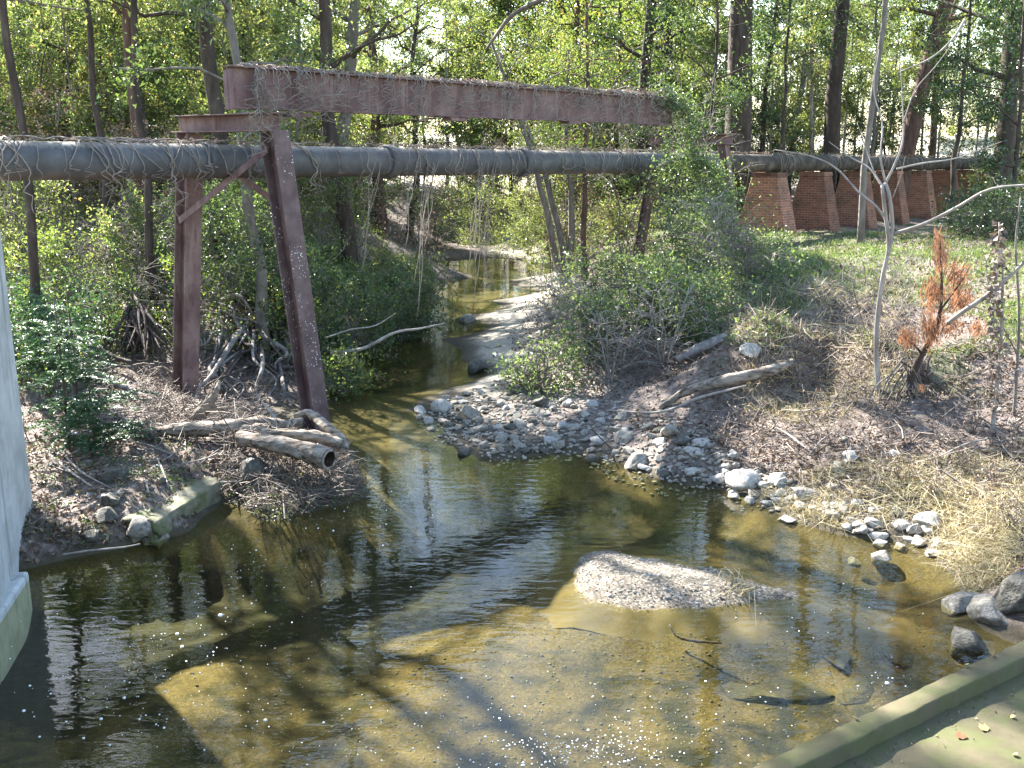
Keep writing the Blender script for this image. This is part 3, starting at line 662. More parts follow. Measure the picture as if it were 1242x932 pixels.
tree('slim_tree', X(1060, 42), 42, 'slim green tree deep between the brown trunks', 'tree', 'leaf_light', 'bark_grey', 27, 12, .1, 6500, .1, .3, limbs=16, first=.4, spread=2.2, wob=.02)
tree('slim_tree', X(985, 44), 44, 'slim green tree far behind the straight brown trunk', 'tree', 'leaf_light', 'bark_pale', 28, 12, .1, 6500, .1, .3, limbs=16, first=.42, spread=2.2, wob=.02)
# tall trees of the wood on the left and far behind: crowns above the frame shade the pool, some added to shade the right bank
tall = [(-6.5, 22.5), (-10.5, 19.5), (-8.5, 31), (-4.5, 44), (-11, 42), (1.5, 52), (7, 47), (13.5, 50), (21, 52), (-2, 60), (9, 60), (18, 63), (-12, 60), (26, 44), (-9.2, 25.5), (-4.1, 25.3), (-4.9, 29.5), (2.5, 41), (6.0, 39)]
for k, (x, y) in enumerate(tall):
    r = np.random.default_rng(100 + k); left = x < -3
    lab = 'tall leafy tree added beyond the left bank to shade the pool' if left else 'tall leafy tree in the wood far up the creek'
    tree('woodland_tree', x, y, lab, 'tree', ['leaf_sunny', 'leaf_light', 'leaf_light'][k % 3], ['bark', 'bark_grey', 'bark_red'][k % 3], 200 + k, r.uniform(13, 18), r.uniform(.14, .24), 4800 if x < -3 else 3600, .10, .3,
         'tall trees beyond the left bank' if left else 'tall trees far up the creek', limbs=20, first=.3, spread=3.0, wob=.02, lean=(r.normal(0, .8), 0))
for k, (x, y) in enumerate([(-8.3, 16.9), (-8.7, 21.9), (-6.9, 19.4)]):  # these and the next tree are added to shade the pool
    tree('woodland_tree', x, y, 'tall leafy tree added beyond the left bank to shade the pool', 'tree', 'leaf_mid', 'bark', 260 + k, 14.5, .085, 8500, .10, .3, 'tall trees beyond the left bank', limbs=20, first=.45, spread=2.8, wob=.02)
tree('woodland_tree', -9.7, 17.8, 'tall leafy tree added beyond the left bank to shade the pool', 'tree', 'leaf_mid', 'bark', 270, 13.5, .085, 14000, .10, .3, 'tall trees beyond the left bank', limbs=24, first=.42, spread=2.9, wob=.02)
# understory: a few kinds, copied
def proto(name, leaf, bark, seed, H_, r0, n, ls, **kw):
    return tree(name, 0, -40, 'x', 'tree', leaf, bark, seed, H_, r0, n, ls, cut=False, **kw)
protos = [proto('understory_tree', l, b, 300 + k, hh, .05, n, ls, limbs=20, first=.12, spread=sp, twigs=6, wob=.03, stems=st, sig=.14) for k, (l, b, hh, n, ls, sp, st) in enumerate([
    ('leaf_sunny', 'bark_grey', 7.5, 7500, .10, 1.5, 1), ('leaf_mid', 'bark', 6.5, 8000, .085, 1.5, 2), ('leaf_light', 'bark_red', 5.5, 7500, .09, 1.3, 2), ('leaf_sunny', 'bark_grey', 8.5, 8500, .11, 1.7, 1), ('leaf_dark', 'bark', 6.0, 6500, .09, 1.4, 2)])]
def pipe_gap(x, y): return abs((np.array([x + 6.46, y - 12.7]) @ PN[:2]))
LAB = {'l': ('slender understory tree in the thicket of the left bank', 'understory trees of the left bank'), 'c': ('small bright understory tree beyond the far bend of the creek', 'understory trees beyond the bend'), 'r': ('small understory tree behind the brick piers', 'understory trees behind the brick piers')}
KEY = [(T, q) for T, q in LIT[:32] if T[1] > 14 or T[0] < -3]
def blocks(x, y, h, rad):
    z = h1(x, y)
    for f in (.25, .45, .65, .85):
        c = np.array([x, y, z + f * h])
        for T, q in KEY:
            v = c - T; al = v @ SUN
            if al > .5 and np.linalg.norm(v - al * SUN) < q * .8 + rad * (1.1 - .6 * f): return True
    return False
spots = []; r = np.random.default_rng(5); tries = 0
while len(spots) < 175 and tries < 9000:
    tries += 1; y = r.uniform(21, 56); px = r.uniform(-60, 1300); x = X(px, y)
    if px > 850 and (r.uniform() < .84 or y < 38): continue
    z = h1(x, y)
    if z < .75 or pipe_gap(x, y) < 2.4 or any((x - a) ** 2 + (y - b) ** 2 < 1.35 ** 2 for a, b, _ in spots): continue
    if px > 640 and y < 34: continue
    if blocks(x, y, 7, 1.3): continue
    if px < 520 and y < 29 and r.uniform() < .35: continue
    if -60 < px < 260 and y < 27: continue
    spots.append((x, y, px))
for k, (x, y, px) in enumerate(spots):
    key = 'l' if px < 500 else ('c' if px < 830 else 'r')
    pk = protos[[0, 1, 2, 3, 0, 2, 1][k % 7]] if key != 'r' else protos[[3, 4, 0][k % 3]]
    dup(pk, [x, y, h1(x, y)], r.uniform(0, 6.28), r.uniform(.75, 1.15), *LAB[key])
dead = proto('withered_tree', 'leaf_brown', 'bark_grey', 340, 4.5, .035, 1800, .075, limbs=16, first=.15, spread=1.2, twigs=6, wob=.03, stems=2, sig=.15); protos.append(dead)
for k, (px, y) in enumerate([(150, 24), (235, 22.5), (330, 23.5), (430, 26), (60, 25), (500, 30), (760, 29.5), (690, 33), (110, 29), (600, 46)]):
    x = X(px, y); dup(dead, [x, y, h1(x, y)], k * 1.7, .7 + .05 * k, 'withered brown leafed small tree among the green thicket', 'withered trees in the thicket')
for p in protos:
    for ch in list(p.children): bpy.data.objects.remove(ch)
    bpy.data.objects.remove(p)
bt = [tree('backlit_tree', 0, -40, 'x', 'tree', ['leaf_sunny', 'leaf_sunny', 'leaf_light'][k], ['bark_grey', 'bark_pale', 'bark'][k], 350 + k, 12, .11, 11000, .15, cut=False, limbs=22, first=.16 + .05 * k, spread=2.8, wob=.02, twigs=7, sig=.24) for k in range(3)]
rb = np.random.default_rng(9)
for k, px in enumerate([395, 430, 470, 505, 540, 575, 600, 640, 665, 700, 735, 770, 800, 835, 865, 940, 1005, 1075, 1150, 1220, 90, 170, 250, 330, 20, 415, 455, 490, 560, 620, 680, 720, 755, 790, 820, 1040, 1110, 1190, 60, 130, 210, 290, 360]):
    y = rb.uniform(42, 64) if px < 850 else rb.uniform(54, 72); x = X(px, y)
    if h1(x, y) < .6: y += 8; x = X(px, y)
    if blocks(x, y, 12, 2.0): continue
    dup(bt[k % 3], [x, y, h1(x, y)], rb.uniform(0, 6.28), rb.uniform(.85, 1.25), 'sunlit tree standing at the far edge of the wood', 'trees along the far edge of the wood')
for p in bt:
    for ch in list(p.children): bpy.data.objects.remove(ch)
    bpy.data.objects.remove(p)
# pale bare poles in the light behind the piers
pole = [tree('bare_sapling', 0, -40, 'x', 'sapling', 'leaf_light', 'bark_pale', 330 + k, 8, .07, 700, .07, cut=False, limbs=12, first=.35, spread=1.0, wob=.012, twigs=3) for k in range(3)]
for k, px in enumerate([935, 948, 962, 975, 986, 1000, 1025, 1036, 1062, 1074, 1082, 1118, 1140, 1160, 1185]):
    y = r.uniform(44, 58); x = X(px, y); dup(pole[k % 3], [x, y, h1(x, y)], r.uniform(0, 6.28), r.uniform(.8, 1.3), 'pale thin bare trunk in the bright gap behind the piers', 'pale trunks behind the piers')
for p in pole:
    for ch in list(p.children): bpy.data.objects.remove(ch)
    bpy.data.objects.remove(p)

# shrubs
def shrub(px, Y, hh, spr, leaf, label, seed, n=5000, ls=.06, bark='bark_grey', group=None, stems=5, aspect=.5, sig=.13, cat='shrub', z=None, name='shrub'):
    x = X(px, Y)
    return tree(name, x, Y, label, cat, leaf, bark, seed, hh, .022, int(n * (.52 if leaf == 'leaf_privet' else 1)), ls * (1.12 if leaf == 'leaf_privet' else 1), sig * (1.2 if leaf == 'leaf_privet' else 1), group, True, 'foliage', aspect, limbs=9, first=.08, spread=spr, twigs=6, wob=.04, stems=stems, rise=.6)
for k, (px, Y, hh, sp, n, lab) in enumerate([
    (660, 16.6, .75, .55, 3000, 'low privet shrub at the left end of the right bank thicket'), (720, 17.6, 1.0, .75, 6000, 'broad grey green privet in the middle of the right bank thicket'),
    (795, 18.6, 1.0, .85, 7000, 'tall grey green privet behind the bleached log'), (845, 17.6, .8, .7, 5000, 'dark privet above the bleached log'),
    (860, 21.5, 1.5, .95, 7500, 'tall privet below the vine covered pipe end'), (715, 21.5, 1.2, .9, 5000, 'pale privet beside the sunlit gravel spit'), (775, 22.0, .7, .8, 4000, 'privet at the foot of the far bent'),
    (880, 24.5, .8, .7, 3000, 'privet standing left of the first brick pier'), (640, 17.0, .4, .35, 1200, 'small sprawling shrub hanging over the stony shore'), (915, 19.5, .8, .7, 3000, 'ivy like shrub on the edge of the grassy terrace')]):
    shrub(px, Y, hh, sp, 'leaf_privet', lab, 400 + k, n, .062)
shrub(850, 25.6, 3.7, 1.0, 'leaf_privet', 'tall vine covered shrub swallowing the right end of the girder', 420, 7000, .07)
shrub(838, 27, 4.8, 1.0, 'leaf_dark', 'dark climbing shrub behind the right end of the girder', 421, 6500, .08)
for k, (px, Y, hh, lab) in enumerate([(745, 16.8, 1.2, 'leafless grey twiggy shrub in front of the privet thicket'), (815, 17.0, 1.4, 'leafless twiggy shrub above the bleached log'), (880, 20.5, 1.7, 'leafless shrub at the edge of the terrace'), (690, 19.5, 1.5, 'leafless shrub by the gravel spit')]):
    shrub(px, Y, hh, .6, 'leaf_brown', lab, 470 + k, 260, .05, 'bark_pale')
for k, (px, Y, hh, sp, n, leaf, lab) in enumerate([
    (270, 19.2, 2.0, 1.0, 7000, 'leaf_mid', 'green shrub behind the two legs of the near bent'), (345, 19.8, 1.9, 1.0, 7000, 'leaf_mid', 'leafy shrub right behind the near leg'),
    (420, 20.5, 1.7, 1.0, 7000, 'leaf_mid', 'dense shrub over the dark cut bank'), (480, 22.5, 1.6, .9, 6000, 'leaf_mid', 'shrub leaning over the creek at the left bend'), (405, 17.3, .7, .45, 2200, 'leaf_light', 'bright green little shrub right of the near leg'),
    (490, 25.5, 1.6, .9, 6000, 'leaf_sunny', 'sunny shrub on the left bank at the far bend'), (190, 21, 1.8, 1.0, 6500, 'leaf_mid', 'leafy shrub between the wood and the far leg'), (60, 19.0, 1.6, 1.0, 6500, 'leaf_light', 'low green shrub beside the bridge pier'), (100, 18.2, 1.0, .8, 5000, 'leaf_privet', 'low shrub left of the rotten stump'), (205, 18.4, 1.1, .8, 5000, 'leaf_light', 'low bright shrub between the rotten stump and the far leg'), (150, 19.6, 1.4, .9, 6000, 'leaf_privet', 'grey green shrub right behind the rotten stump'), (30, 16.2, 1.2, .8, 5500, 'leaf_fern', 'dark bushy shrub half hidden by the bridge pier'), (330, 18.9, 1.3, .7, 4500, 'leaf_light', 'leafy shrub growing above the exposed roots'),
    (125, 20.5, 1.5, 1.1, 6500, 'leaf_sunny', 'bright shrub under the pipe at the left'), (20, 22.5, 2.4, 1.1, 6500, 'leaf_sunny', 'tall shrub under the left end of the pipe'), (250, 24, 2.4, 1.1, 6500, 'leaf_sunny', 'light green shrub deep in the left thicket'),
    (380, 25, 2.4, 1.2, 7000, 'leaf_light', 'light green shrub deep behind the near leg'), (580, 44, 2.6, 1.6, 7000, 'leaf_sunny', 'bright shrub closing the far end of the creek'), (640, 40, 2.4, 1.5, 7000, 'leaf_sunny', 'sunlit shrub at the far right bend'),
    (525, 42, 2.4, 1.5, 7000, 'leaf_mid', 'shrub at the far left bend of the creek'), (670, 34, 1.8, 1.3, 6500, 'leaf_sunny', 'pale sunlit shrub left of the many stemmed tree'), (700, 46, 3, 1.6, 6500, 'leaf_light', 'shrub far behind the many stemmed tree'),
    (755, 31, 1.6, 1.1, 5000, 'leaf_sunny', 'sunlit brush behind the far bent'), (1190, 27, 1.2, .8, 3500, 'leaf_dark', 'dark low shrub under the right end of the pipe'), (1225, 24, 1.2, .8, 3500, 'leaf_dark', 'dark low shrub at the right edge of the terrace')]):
    shrub(px, Y, hh, sp, leaf, lab, 440 + k, n, .068)
# evergreen, feathery plant beside the pier
def fronds(px, Y, hh, label, seed, n=46, lean=0.0):
    r = np.random.default_rng(seed); x = X(px, Y); z = h1(x, Y); t = thing('feathery_shrub', [x, Y, z], label, 'shrub'); gs = Geo(); gl = Geo()
    for k in range(n):
        az = r.uniform(0, 6.28); L = r.uniform(.4, .8); z0 = r.uniform(.05, hh * .8); b = np.array([r.normal(0, .06), r.normal(0, .06), z0])
        u = np.linspace(0, 1, 8); dv = np.array([math.cos(az) + lean, math.sin(az), .55]); p = b + np.outer(u * L, dv) + np.outer(u ** 2, [0, 0, -.55 * L])
        tube(gs, p, .004 * (1.2 - u), 3, r=r)
        m = 110; uu = r.uniform(.1, 1, m); q = b + np.outer(uu * L, dv) + np.outer(uu ** 2, [0, 0, -.55 * L]); sd = np.cross(dv, UP); sd /= np.linalg.norm(sd); sg = np.sign(r.standard_normal(m))[:, None]
        leaves(gl, q + sd * sg * .035, .07, r, .28, .9, .05, direc=sd * sg + dv * .5)
    tube(gs, [[0, 0, -.2], [.03, 0, hh * .5], [0, .03, hh]], [.02, .014, .006], 6, r=r)
    gs.build('stem', M['bark'], t, local=True); gl.build('foliage', M['leaf_fern'], t, False, local=True)
fronds(45, 12.6, 2.0, 'feathery blue green shrub against the pale bridge pier', 500, 70, .1)
fronds(78, 12.4, .9, 'short feathery shrub in front of the taller one by the pier', 501, 40, .25)
fronds(62, 14.5, 1.9, 'feathery shrub a step behind the bridge pier', 502, 50)

# ------------------------------------------------------------------ vines
def vine_over_girder(s, seed, hang, label, group, n=9):
    r = np.random.default_rng(seed); g = Geo()
    for k in range(n):
        a = max(gs0 + .4, s + r.normal(0, .35)); zt = z0 + gh + .015; side = 1 if r.uniform() < .85 else -1
        L = r.uniform(.3, hang); m = 12; u = np.linspace(0, 1, 8)
        top = np.array([gp(a + .5 * (q - 1) * r.uniform(.2, .7), zt + r.uniform(.0, .07) * math.sin(q * 3)) + PN * (-.1 + .22 * q) * side for q in u])
        end = top[-1]; dn = np.array([end + PD * (.12 * math.sin(q * 5 + k) * q + r.normal(0, .015) + .25 * r.normal() * q * .6) + PN * side * (.03 + .03 * r.normal()) - UP * L * q for q in np.linspace(.05, 1, m)])
        tube(g, smooth_path(np.vstack([top, dn]), 24), np.linspace(.008, .004, 24) * r.uniform(.6, 1.3), 4, r=r)
    single(g, 'dead_vine', M['vine'], label, 'vine', group)
def vine_over_pipe(s, seed, hang, label, group, n=9):
    r = np.random.default_rng(seed); g = Geo()
    for k in range(n):
        a = s + r.normal(0, .4); c = PP(a); ph = np.linspace(2.6, -.25, 12) + r.normal(0, .1); Ln = r.uniform(.05, hang); drift = r.normal(0, .35)
        arc = np.array([PP(a + drift * q) + (PN * math.cos(t_) + UP * math.sin(t_)) * (PR + .018 + .02 * abs(r.normal())) for q, t_ in zip(np.linspace(0, 1, 12), ph)])
        e = arc[-1]; dn = np.array([e + PD * (.1 * r.normal() * q + .05 * math.sin(7 * q + k)) + PN * .03 * r.normal() - UP * Ln * q for q in np.linspace(.1, 1, 8)])
        tube(g, smooth_path(np.vstack([arc, dn]), 26), np.linspace(.009, .004, 26) * r.uniform(.4, 1.5), 4, r=r)
    for k in range(n // 3):          # strands lying along the top
        a = s + r.normal(0, .3); L = r.uniform(.6, 1.8); q = np.linspace(0, 1, 14)
        p = np.array([PP(a + L * x_) + PN * .12 * math.sin(6 * x_ + k) + UP * (PR + .015 + .05 * abs(math.sin(9 * x_ + k))) for x_ in q]); tube(g, p, .007, 4, r=r)
    single(g, 'dead_vine', M['vine'], label, 'vine', group)
for k, s in enumerate(np.linspace(gs0 + .2, gs1 - .3, 15)):
    vine_over_girder(s, 600 + k, .8 if k % 4 else 1.4, 'tangle of dead vine trailing over the rusty girder', 'dead vines over the girder', 24 if k in (0, 1, 2, 12, 13, 14) else 14)
for k, s in enumerate(list(np.linspace(s_at(-20), s_at(240), 5)) + list(np.linspace(s_at(300), s_at(800), 8)) + list(np.linspace(s_at(870), s_at(1190), 7))):
    vine_over_pipe(s, 640 + k, .5 if k % 3 else .9, 'dead vine strands draped over the grey pipe', 'dead vines over the pipe', 5 + 3 * (k % 3))
for k, (px, y1) in enumerate([(505, 385), (575, 375), (492, 300), (572, 330), (440, 330), (330, 280), (585, 345), (512, 320)]):
    r = np.random.default_rng(680 + k); g = Geo(); s = s_at(px)
    for q in range(3):
        b = PP(s + r.normal(0, .05)) + PN * (PR + .02); e = D(px + r.normal(0, 4), y1 - 20 * q, b[1] + .05); n = 14; u = np.linspace(0, 1, n)[:, None]
        p = b + (e - b) * u + np.column_stack([.03 * np.sin(u[:, 0] * 9 + q), .03 * np.cos(u[:, 0] * 7 + k), 0 * u[:, 0]]); p[:, 2] = b[2] + (e[2] - b[2]) * u[:, 0]; tube(g, p, .006, 4, r=r)
    single(g, 'hanging_vine', M['vine'], 'long dry vine hanging straight down from the pipe over the water', 'vine', 'vines hanging over the water')

def leafy_vine(lst, n, rad, label, seed, leaf):
    r = np.random.default_rng(seed); pa = smooth_path(np.array([D(*q) for q in lst]), 30); t = thing('leafy_vine', pa[0], label, 'vine'); g = Geo()
    for k in range(6): tube(g, pa + np.cumsum(r.normal(0, .03, (30, 3)), 0), np.linspace(.014, .006, 30), 5, r=r)
    g.build('stem', M['vine'], t); i = r.integers(0, 30, n); c = pa[i] + r.normal(0, rad, (n, 3)) * r.uniform(.3, 1.2, (n, 1)); c[:, 2] -= np.abs(r.normal(0, rad, n)) * .5
    g = Geo(); leaves(g, c, .075, r, .55, .6, .15); g.build('foliage', M[leaf], t, False)
leafy_vine([(790, 122, 23.2), (812, 116, 23.4), (835, 135, 23.6), (838, 175, 23.6), (845, 220, 23.6)], 2600, .22, 'leafy vine wrapped round the right end of the girder', 690, 'leaf_privet')
leafy_vine([(800, 200, 23.0), (835, 190, 23.3), (870, 205, 23.6), (890, 240, 23.8)], 2000, .22, 'leafy vine covering the pipe left of the thickest trunk', 691, 'leaf_privet')
leafy_vine([(735, 112, 22.5), (770, 115, 22.8), (800, 118, 23.1)], 500, .10, 'sparse leafy vine creeping along the top of the girder', 692, 'leaf_brown')
r = np.random.default_rng(693); n = 2600; a = r.uniform(0, 1, n); c = np.array([gp(gs0 + .3 + (gs1 - gs0 - .4) * q, z0 + gh + .02) for q in a[:1200]] + [PP(s_at(-20) + (s_at(1190) - s_at(-20)) * q) + UP * (PR + .02) for q in a[1200:]])
c += r.normal(0, 1, (n, 1)) * PN * .07 + UP * np.abs(r.normal(0, .03, (n, 1))); g = Geo(); leaves(g, c, .06, r, .6, .5, .25); tag(g.build('caught_leaves', M['leaf_curled'], None, False), 'dry leaves caught along the top of the pipe and girder', 'leaves', kind='stuff')
n = 420; q = (ka + kb) / 2; c = np.array([q + kd * r.uniform(-3, 3) + kn * (.2 + abs(r.normal(0, .12)) if r.uniform() < .6 else r.uniform(.2, 2)) for _ in range(n)]); c[:, 2] = .338
g = Geo(); leaves(g, c, .02, r, .6, 3, .05); tag(g.build('slab_litter', M['leaf_brown'], None, False), 'crumbs of dead leaf on the concrete slab', 'leaf litter', kind='stuff')
# ------------------------------------------------------------------ root mass, stump, driftwood
def pxpath(lst): return np.array([D(a, b, Y) for a, b, Y in lst])
t = thing('exposed_roots', G(300, 465), 'grey tangle of exposed tree roots behind the near bent', 'roots')
r = np.random.default_rng(70)
for k in range(60):
    a = np.array([300 + r.normal(0, 26), 385 + r.normal(0, 26)]); b = a + [r.normal(0, 38), r.uniform(25, 95)]; b = np.clip(b, [238, 400], [366, 496]); m = (a + b) / 2 + [r.normal(0, 16), r.normal(0, 12)]
    ya, yb = G(*a)[1] - r.uniform(0, .35), G(*b)[1] - r.uniform(0, .45)
    pts_ = smooth_path(pxpath([(a[0], a[1], ya), (m[0], m[1], (ya + yb) / 2 - .25), ((m[0] + b[0]) / 2 + r.normal(0, 12), (m[1] + b[1]) / 2, (ya + 2 * yb) / 3 - .15), (b[0], b[1], yb)]), 16)
    g = Geo(); tube(g, pts_, np.linspace(r.uniform(.014, .06), .008, 16), 7, .07, r=r); g.build('root', M['root'] if k % 3 else M['bark'], t)
tree('oak_tree', X(306, 18.6), 18.6, 'leaning brown trunk growing above the exposed roots behind the near bent', 'tree', 'leaf_mid', 'bark_grey', 71, 9.5, .13, 5000, .085, .22, limbs=14, first=.4, spread=1.8, wob=.03, lean=(-.4, .6))
t = thing('rotten_stump', G(165, 430), 'dark rotten stump with splayed roots on the left bank', 'stump')
for k in range(30):
    a = (165 + r.normal(0, 6), 380 + r.normal(0, 8), 18.0); b = (165 + r.normal(0, 32), 430 + r.uniform(-8, 10), 17.1 + r.normal(0, .2)); m = ((a[0] * .5 + b[0] * .5) + r.normal(0, 5), (a[1] + b[1]) / 2 - 4, 17.45)
    g = Geo(); tube(g, smooth_path(pxpath([a, m, b]), 8), np.linspace(.035, .008, 8), 6, .1, r=r); g.build('root', M['bark'], t)
g = Geo(); tube(g, pxpath([(165, 432, 17.8), (166, 400, 17.9), (168, 378, 18.0)]), [.3, .22, .14], 10, .1); g.build('stump', M['bark'], t)

def gpath(lst): return np.array([D(a, b, G(a, b + l)[1]) for a, b, l in lst])
def log(name, pts_, radii, label, m='driftwood', seg=12, cat='log', group=None, n=22, rough=.12, seed=0):
    g = Geo(); p = smooth_path(pts_, n); rr = np.interp(np.linspace(0, 1, n), np.linspace(0, 1, len(radii)), radii)
    tube(g, p, rr, seg, rough, r=np.random.default_rng(seed)); return single(g, name, M[m], label, cat, group)
YL = 13.6
log('driftwood_log', gpath([(165, 528, 5), (215, 522, 12), (270, 520, 16), (315, 514, 20), (345, 516, 20)]), [.04, .095, .11, .10, .07], 'long grey driftwood log lying across the debris', seed=1)
log('driftwood_log', gpath([(278, 518, 16), (320, 522, 14), (365, 510, 20)]), [.05, .09, .05], 'dark split log behind the hollow one', seed=2)
t = thing('hollow_log', D(400, 560, 13.2), 'hollow driftwood log with its open end facing the creek', 'log')
pth = smooth_path(gpath([(290, 532, 18), (330, 538, 26), (370, 548, 36), (399, 557, 46)]), 16)
g = Geo(); tube(g, pth, np.linspace(.09, .14, 16), 16, .05, cap=False); g.build('bark', M['driftwood'], t)
g = Geo(); tube(g, pth[6:] , np.linspace(.06, .105, 10), 16, .03, cap=False); g.build('cavity', M['hollow'], t)
g = Geo(); ca = pth[-1]; tt_ = pth[-1] - pth[-2]; tt_ /= np.linalg.norm(tt_); q1 = np.cross(tt_, UP); q1 /= np.linalg.norm(q1); q2 = np.cross(q1, tt_)
th = np.arange(16) / 16 * 6.2832; ring = lambda rr: np.array([ca + (q1 * math.cos(x_) + q2 * math.sin(x_)) * rr + tt_ * .01 for x_ in th])
g.add(np.vstack([ring(.141), ring(.10)]), [[k, (k + 1) % 16, 16 + (k + 1) % 16, 16 + k] for k in range(16)]); g.build('rim', M['driftwood'], t)
log('driftwood_branch', gpath([(318, 524, 30), (350, 528, 34), (385, 530, 36), (413, 540, 36)]), [.05, .065, .07, .085], 'knobbly branch lying on top of the hollow log', seed=4)
log('driftwood_branch', gpath([(357, 505, 40), (375, 502, 46), (396, 518, 44), (414, 536, 38), (417, 547, 34)]), [.03, .06, .075, .085, .05], 'reddish curved branch arching over the log ends', 'driftwood', seed=5)
log('driftwood_branch', gpath([(318, 488, 32), (326, 497, 28), (334, 508, 20)]), [.018, .022, .03], 'short bleached stick poking up behind the logs', 'bark_pale', seed=6, rough=.03)
log('driftwood_stub', gpath([(238, 508, 10), (252, 492, 26), (262, 476, 42), (266, 462, 56)]), [.09, .075, .045, .02], 'upright splintered stub in the debris heap', seed=7)
log('driftwood_stub', pxpath([(356, 620, 12.3), (366, 598, 12.4), (382, 572, 12.6)]), [.085, .06, .06], 'grey stub standing in the water under the logs', seed=8)
log('bleached_log', gpath([(800, 494, 4), (835, 474, 14), (880, 462, 20), (930, 451, 22), (962, 440, 24)]), [.04, .06, .085, .09, .055], 'bleached log propped across the right bank', seed=9)
log('fallen_branch', gpath([(735, 498, 5), (800, 500, 8), (850, 482, 20), (905, 468, 24)]), [.014, .02, .022, .012], 'thin bent branch lying under the bleached log', 'bark_pale', seed=10, rough=.03)
log('fallen_branch', pxpath([(822, 436, 16.6), (850, 422, 16.8), (880, 408, 17)]), [.06, .09, .07], 'short pale log half buried in the right thicket', 'bark_pale', seed=11)
log('fallen_branch', pxpath([(402, 428, 17.6), (440, 423, 17.4), (478, 404, 17.4), (508, 399, 17.6), (540, 392, 18)]), [.03, .03, .024, .018, .008], 'long dead branch reaching out over the water', 'bark_pale', seed=12, rough=.03)
log('fallen_branch', pxpath([(395, 410, 17.5), (425, 400, 17.5), (455, 395, 17.6), (480, 380, 17.8)]), [.014, .012, .01, .005], 'thin twiggy branch above the long dead branch', 'bark_pale', seed=13, rough=.03)
log('fallen_branch', pxpath([(1105, 508, 13.0), (1140, 500, 13.1), (1180, 496, 13.2), (1200, 488, 13.3)]), [.03, .04, .04, .02], 'curved grey branch lying by the orange dead conifer', 'root', seed=14)
log('fallen_branch', pxpath([(1070, 516, 12.7), (1110, 522, 12.6), (1150, 526, 12.5)]), [.012, .014, .01], 'straight pale stick below the white sapling', 'bark_pale', seed=15, rough=.03)
log('fallen_branch', pxpath([(60, 432, 16.6), (110, 452, 16.0), (150, 470, 15.6), (190, 488, 15.2)]), [.05, .06, .05, .03], 'grey branch slanting down the left bank', 'root', seed=16)
log('fallen_branch', pxpath([(95, 405, 17.0), (130, 430, 16.7), (160, 440, 16.5)]), [.04, .05, .03], 'dark branch beside the rotten stump', 'bark', seed=17)
log('fallen_branch', pxpath([(75, 673, 9.75), (110, 668, 9.8), (150, 664, 9.9), (170, 660, 10)]), [.009, .011, .01, .006], 'thin pale stick along the left waterline', 'bark_pale', seed=18, rough=.02)
for k, (a, b) in enumerate([((80, 560), (140, 540)), ((100, 520), (175, 500)), ((190, 560), (205, 600)), ((240, 575), (290, 540)), ((175, 585), (182, 610)), ((60, 505), (120, 490)), ((150, 540), (210, 560)), ((260, 600), (300, 560)), ((110, 480), (160, 520)),
                            ((860, 530), (905, 500)), ((930, 520), (985, 555)), ((1000, 480), (1060, 510)), ((1140, 560), (1200, 540)), ((1090, 560), (1160, 590)), ((980, 560), (1010, 530)), ((1180, 600), (1235, 570)), ((300, 600), (345, 570)), ((330, 600), (400, 590))]):
    p, q = G(*a), G(*b); m = (p + q) / 2 + [0, 0, .08]; p[2] += .04; q[2] += .05
    left = a[0] < 600
    log('dead_stick', [p, m, q], [.008, .013, .009], 'dead stick lying in the litter of the left bank' if left else 'dead stick lying on the right bank slope', 'bark_grey' if k % 2 else 'bark_pale', 6, 'stick', 'dead sticks on the left bank' if left else 'dead sticks on the right bank', 10, .03, 30 + k)

rs = np.random.default_rng(44)
for k in range(70):
    a = rs.uniform([50, 430], [330, 600]) if k < 34 else rs.uniform([880, 440], [1235, 620]); an = rs.normal(0, .6); L = rs.uniform(20, 75); b = a + L * np.array([math.cos(an), math.sin(an)])
    p, q = G(*a), G(*b)
    if p[2] < .03 or q[2] < .03: continue
    m = (p + q) / 2 + [rs.normal(0, .04), rs.normal(0, .04), .05]; p[2] += rs.uniform(.0, .14); q[2] += rs.uniform(0, .14); left = k < 34; w_ = rs.uniform(.005, .017)
    log('dead_stick', [p, m, q], [w_ * .7, w_, w_ * .5], 'dead stick lying in the litter of the left bank' if left else 'dead stick lying on the right bank slope', ['bark_grey', 'bark_pale', 'root', 'bark'][k % 4], 6, 'stick', 'dead sticks on the left bank' if left else 'dead sticks on the right bank', 8, .04, 100 + k)
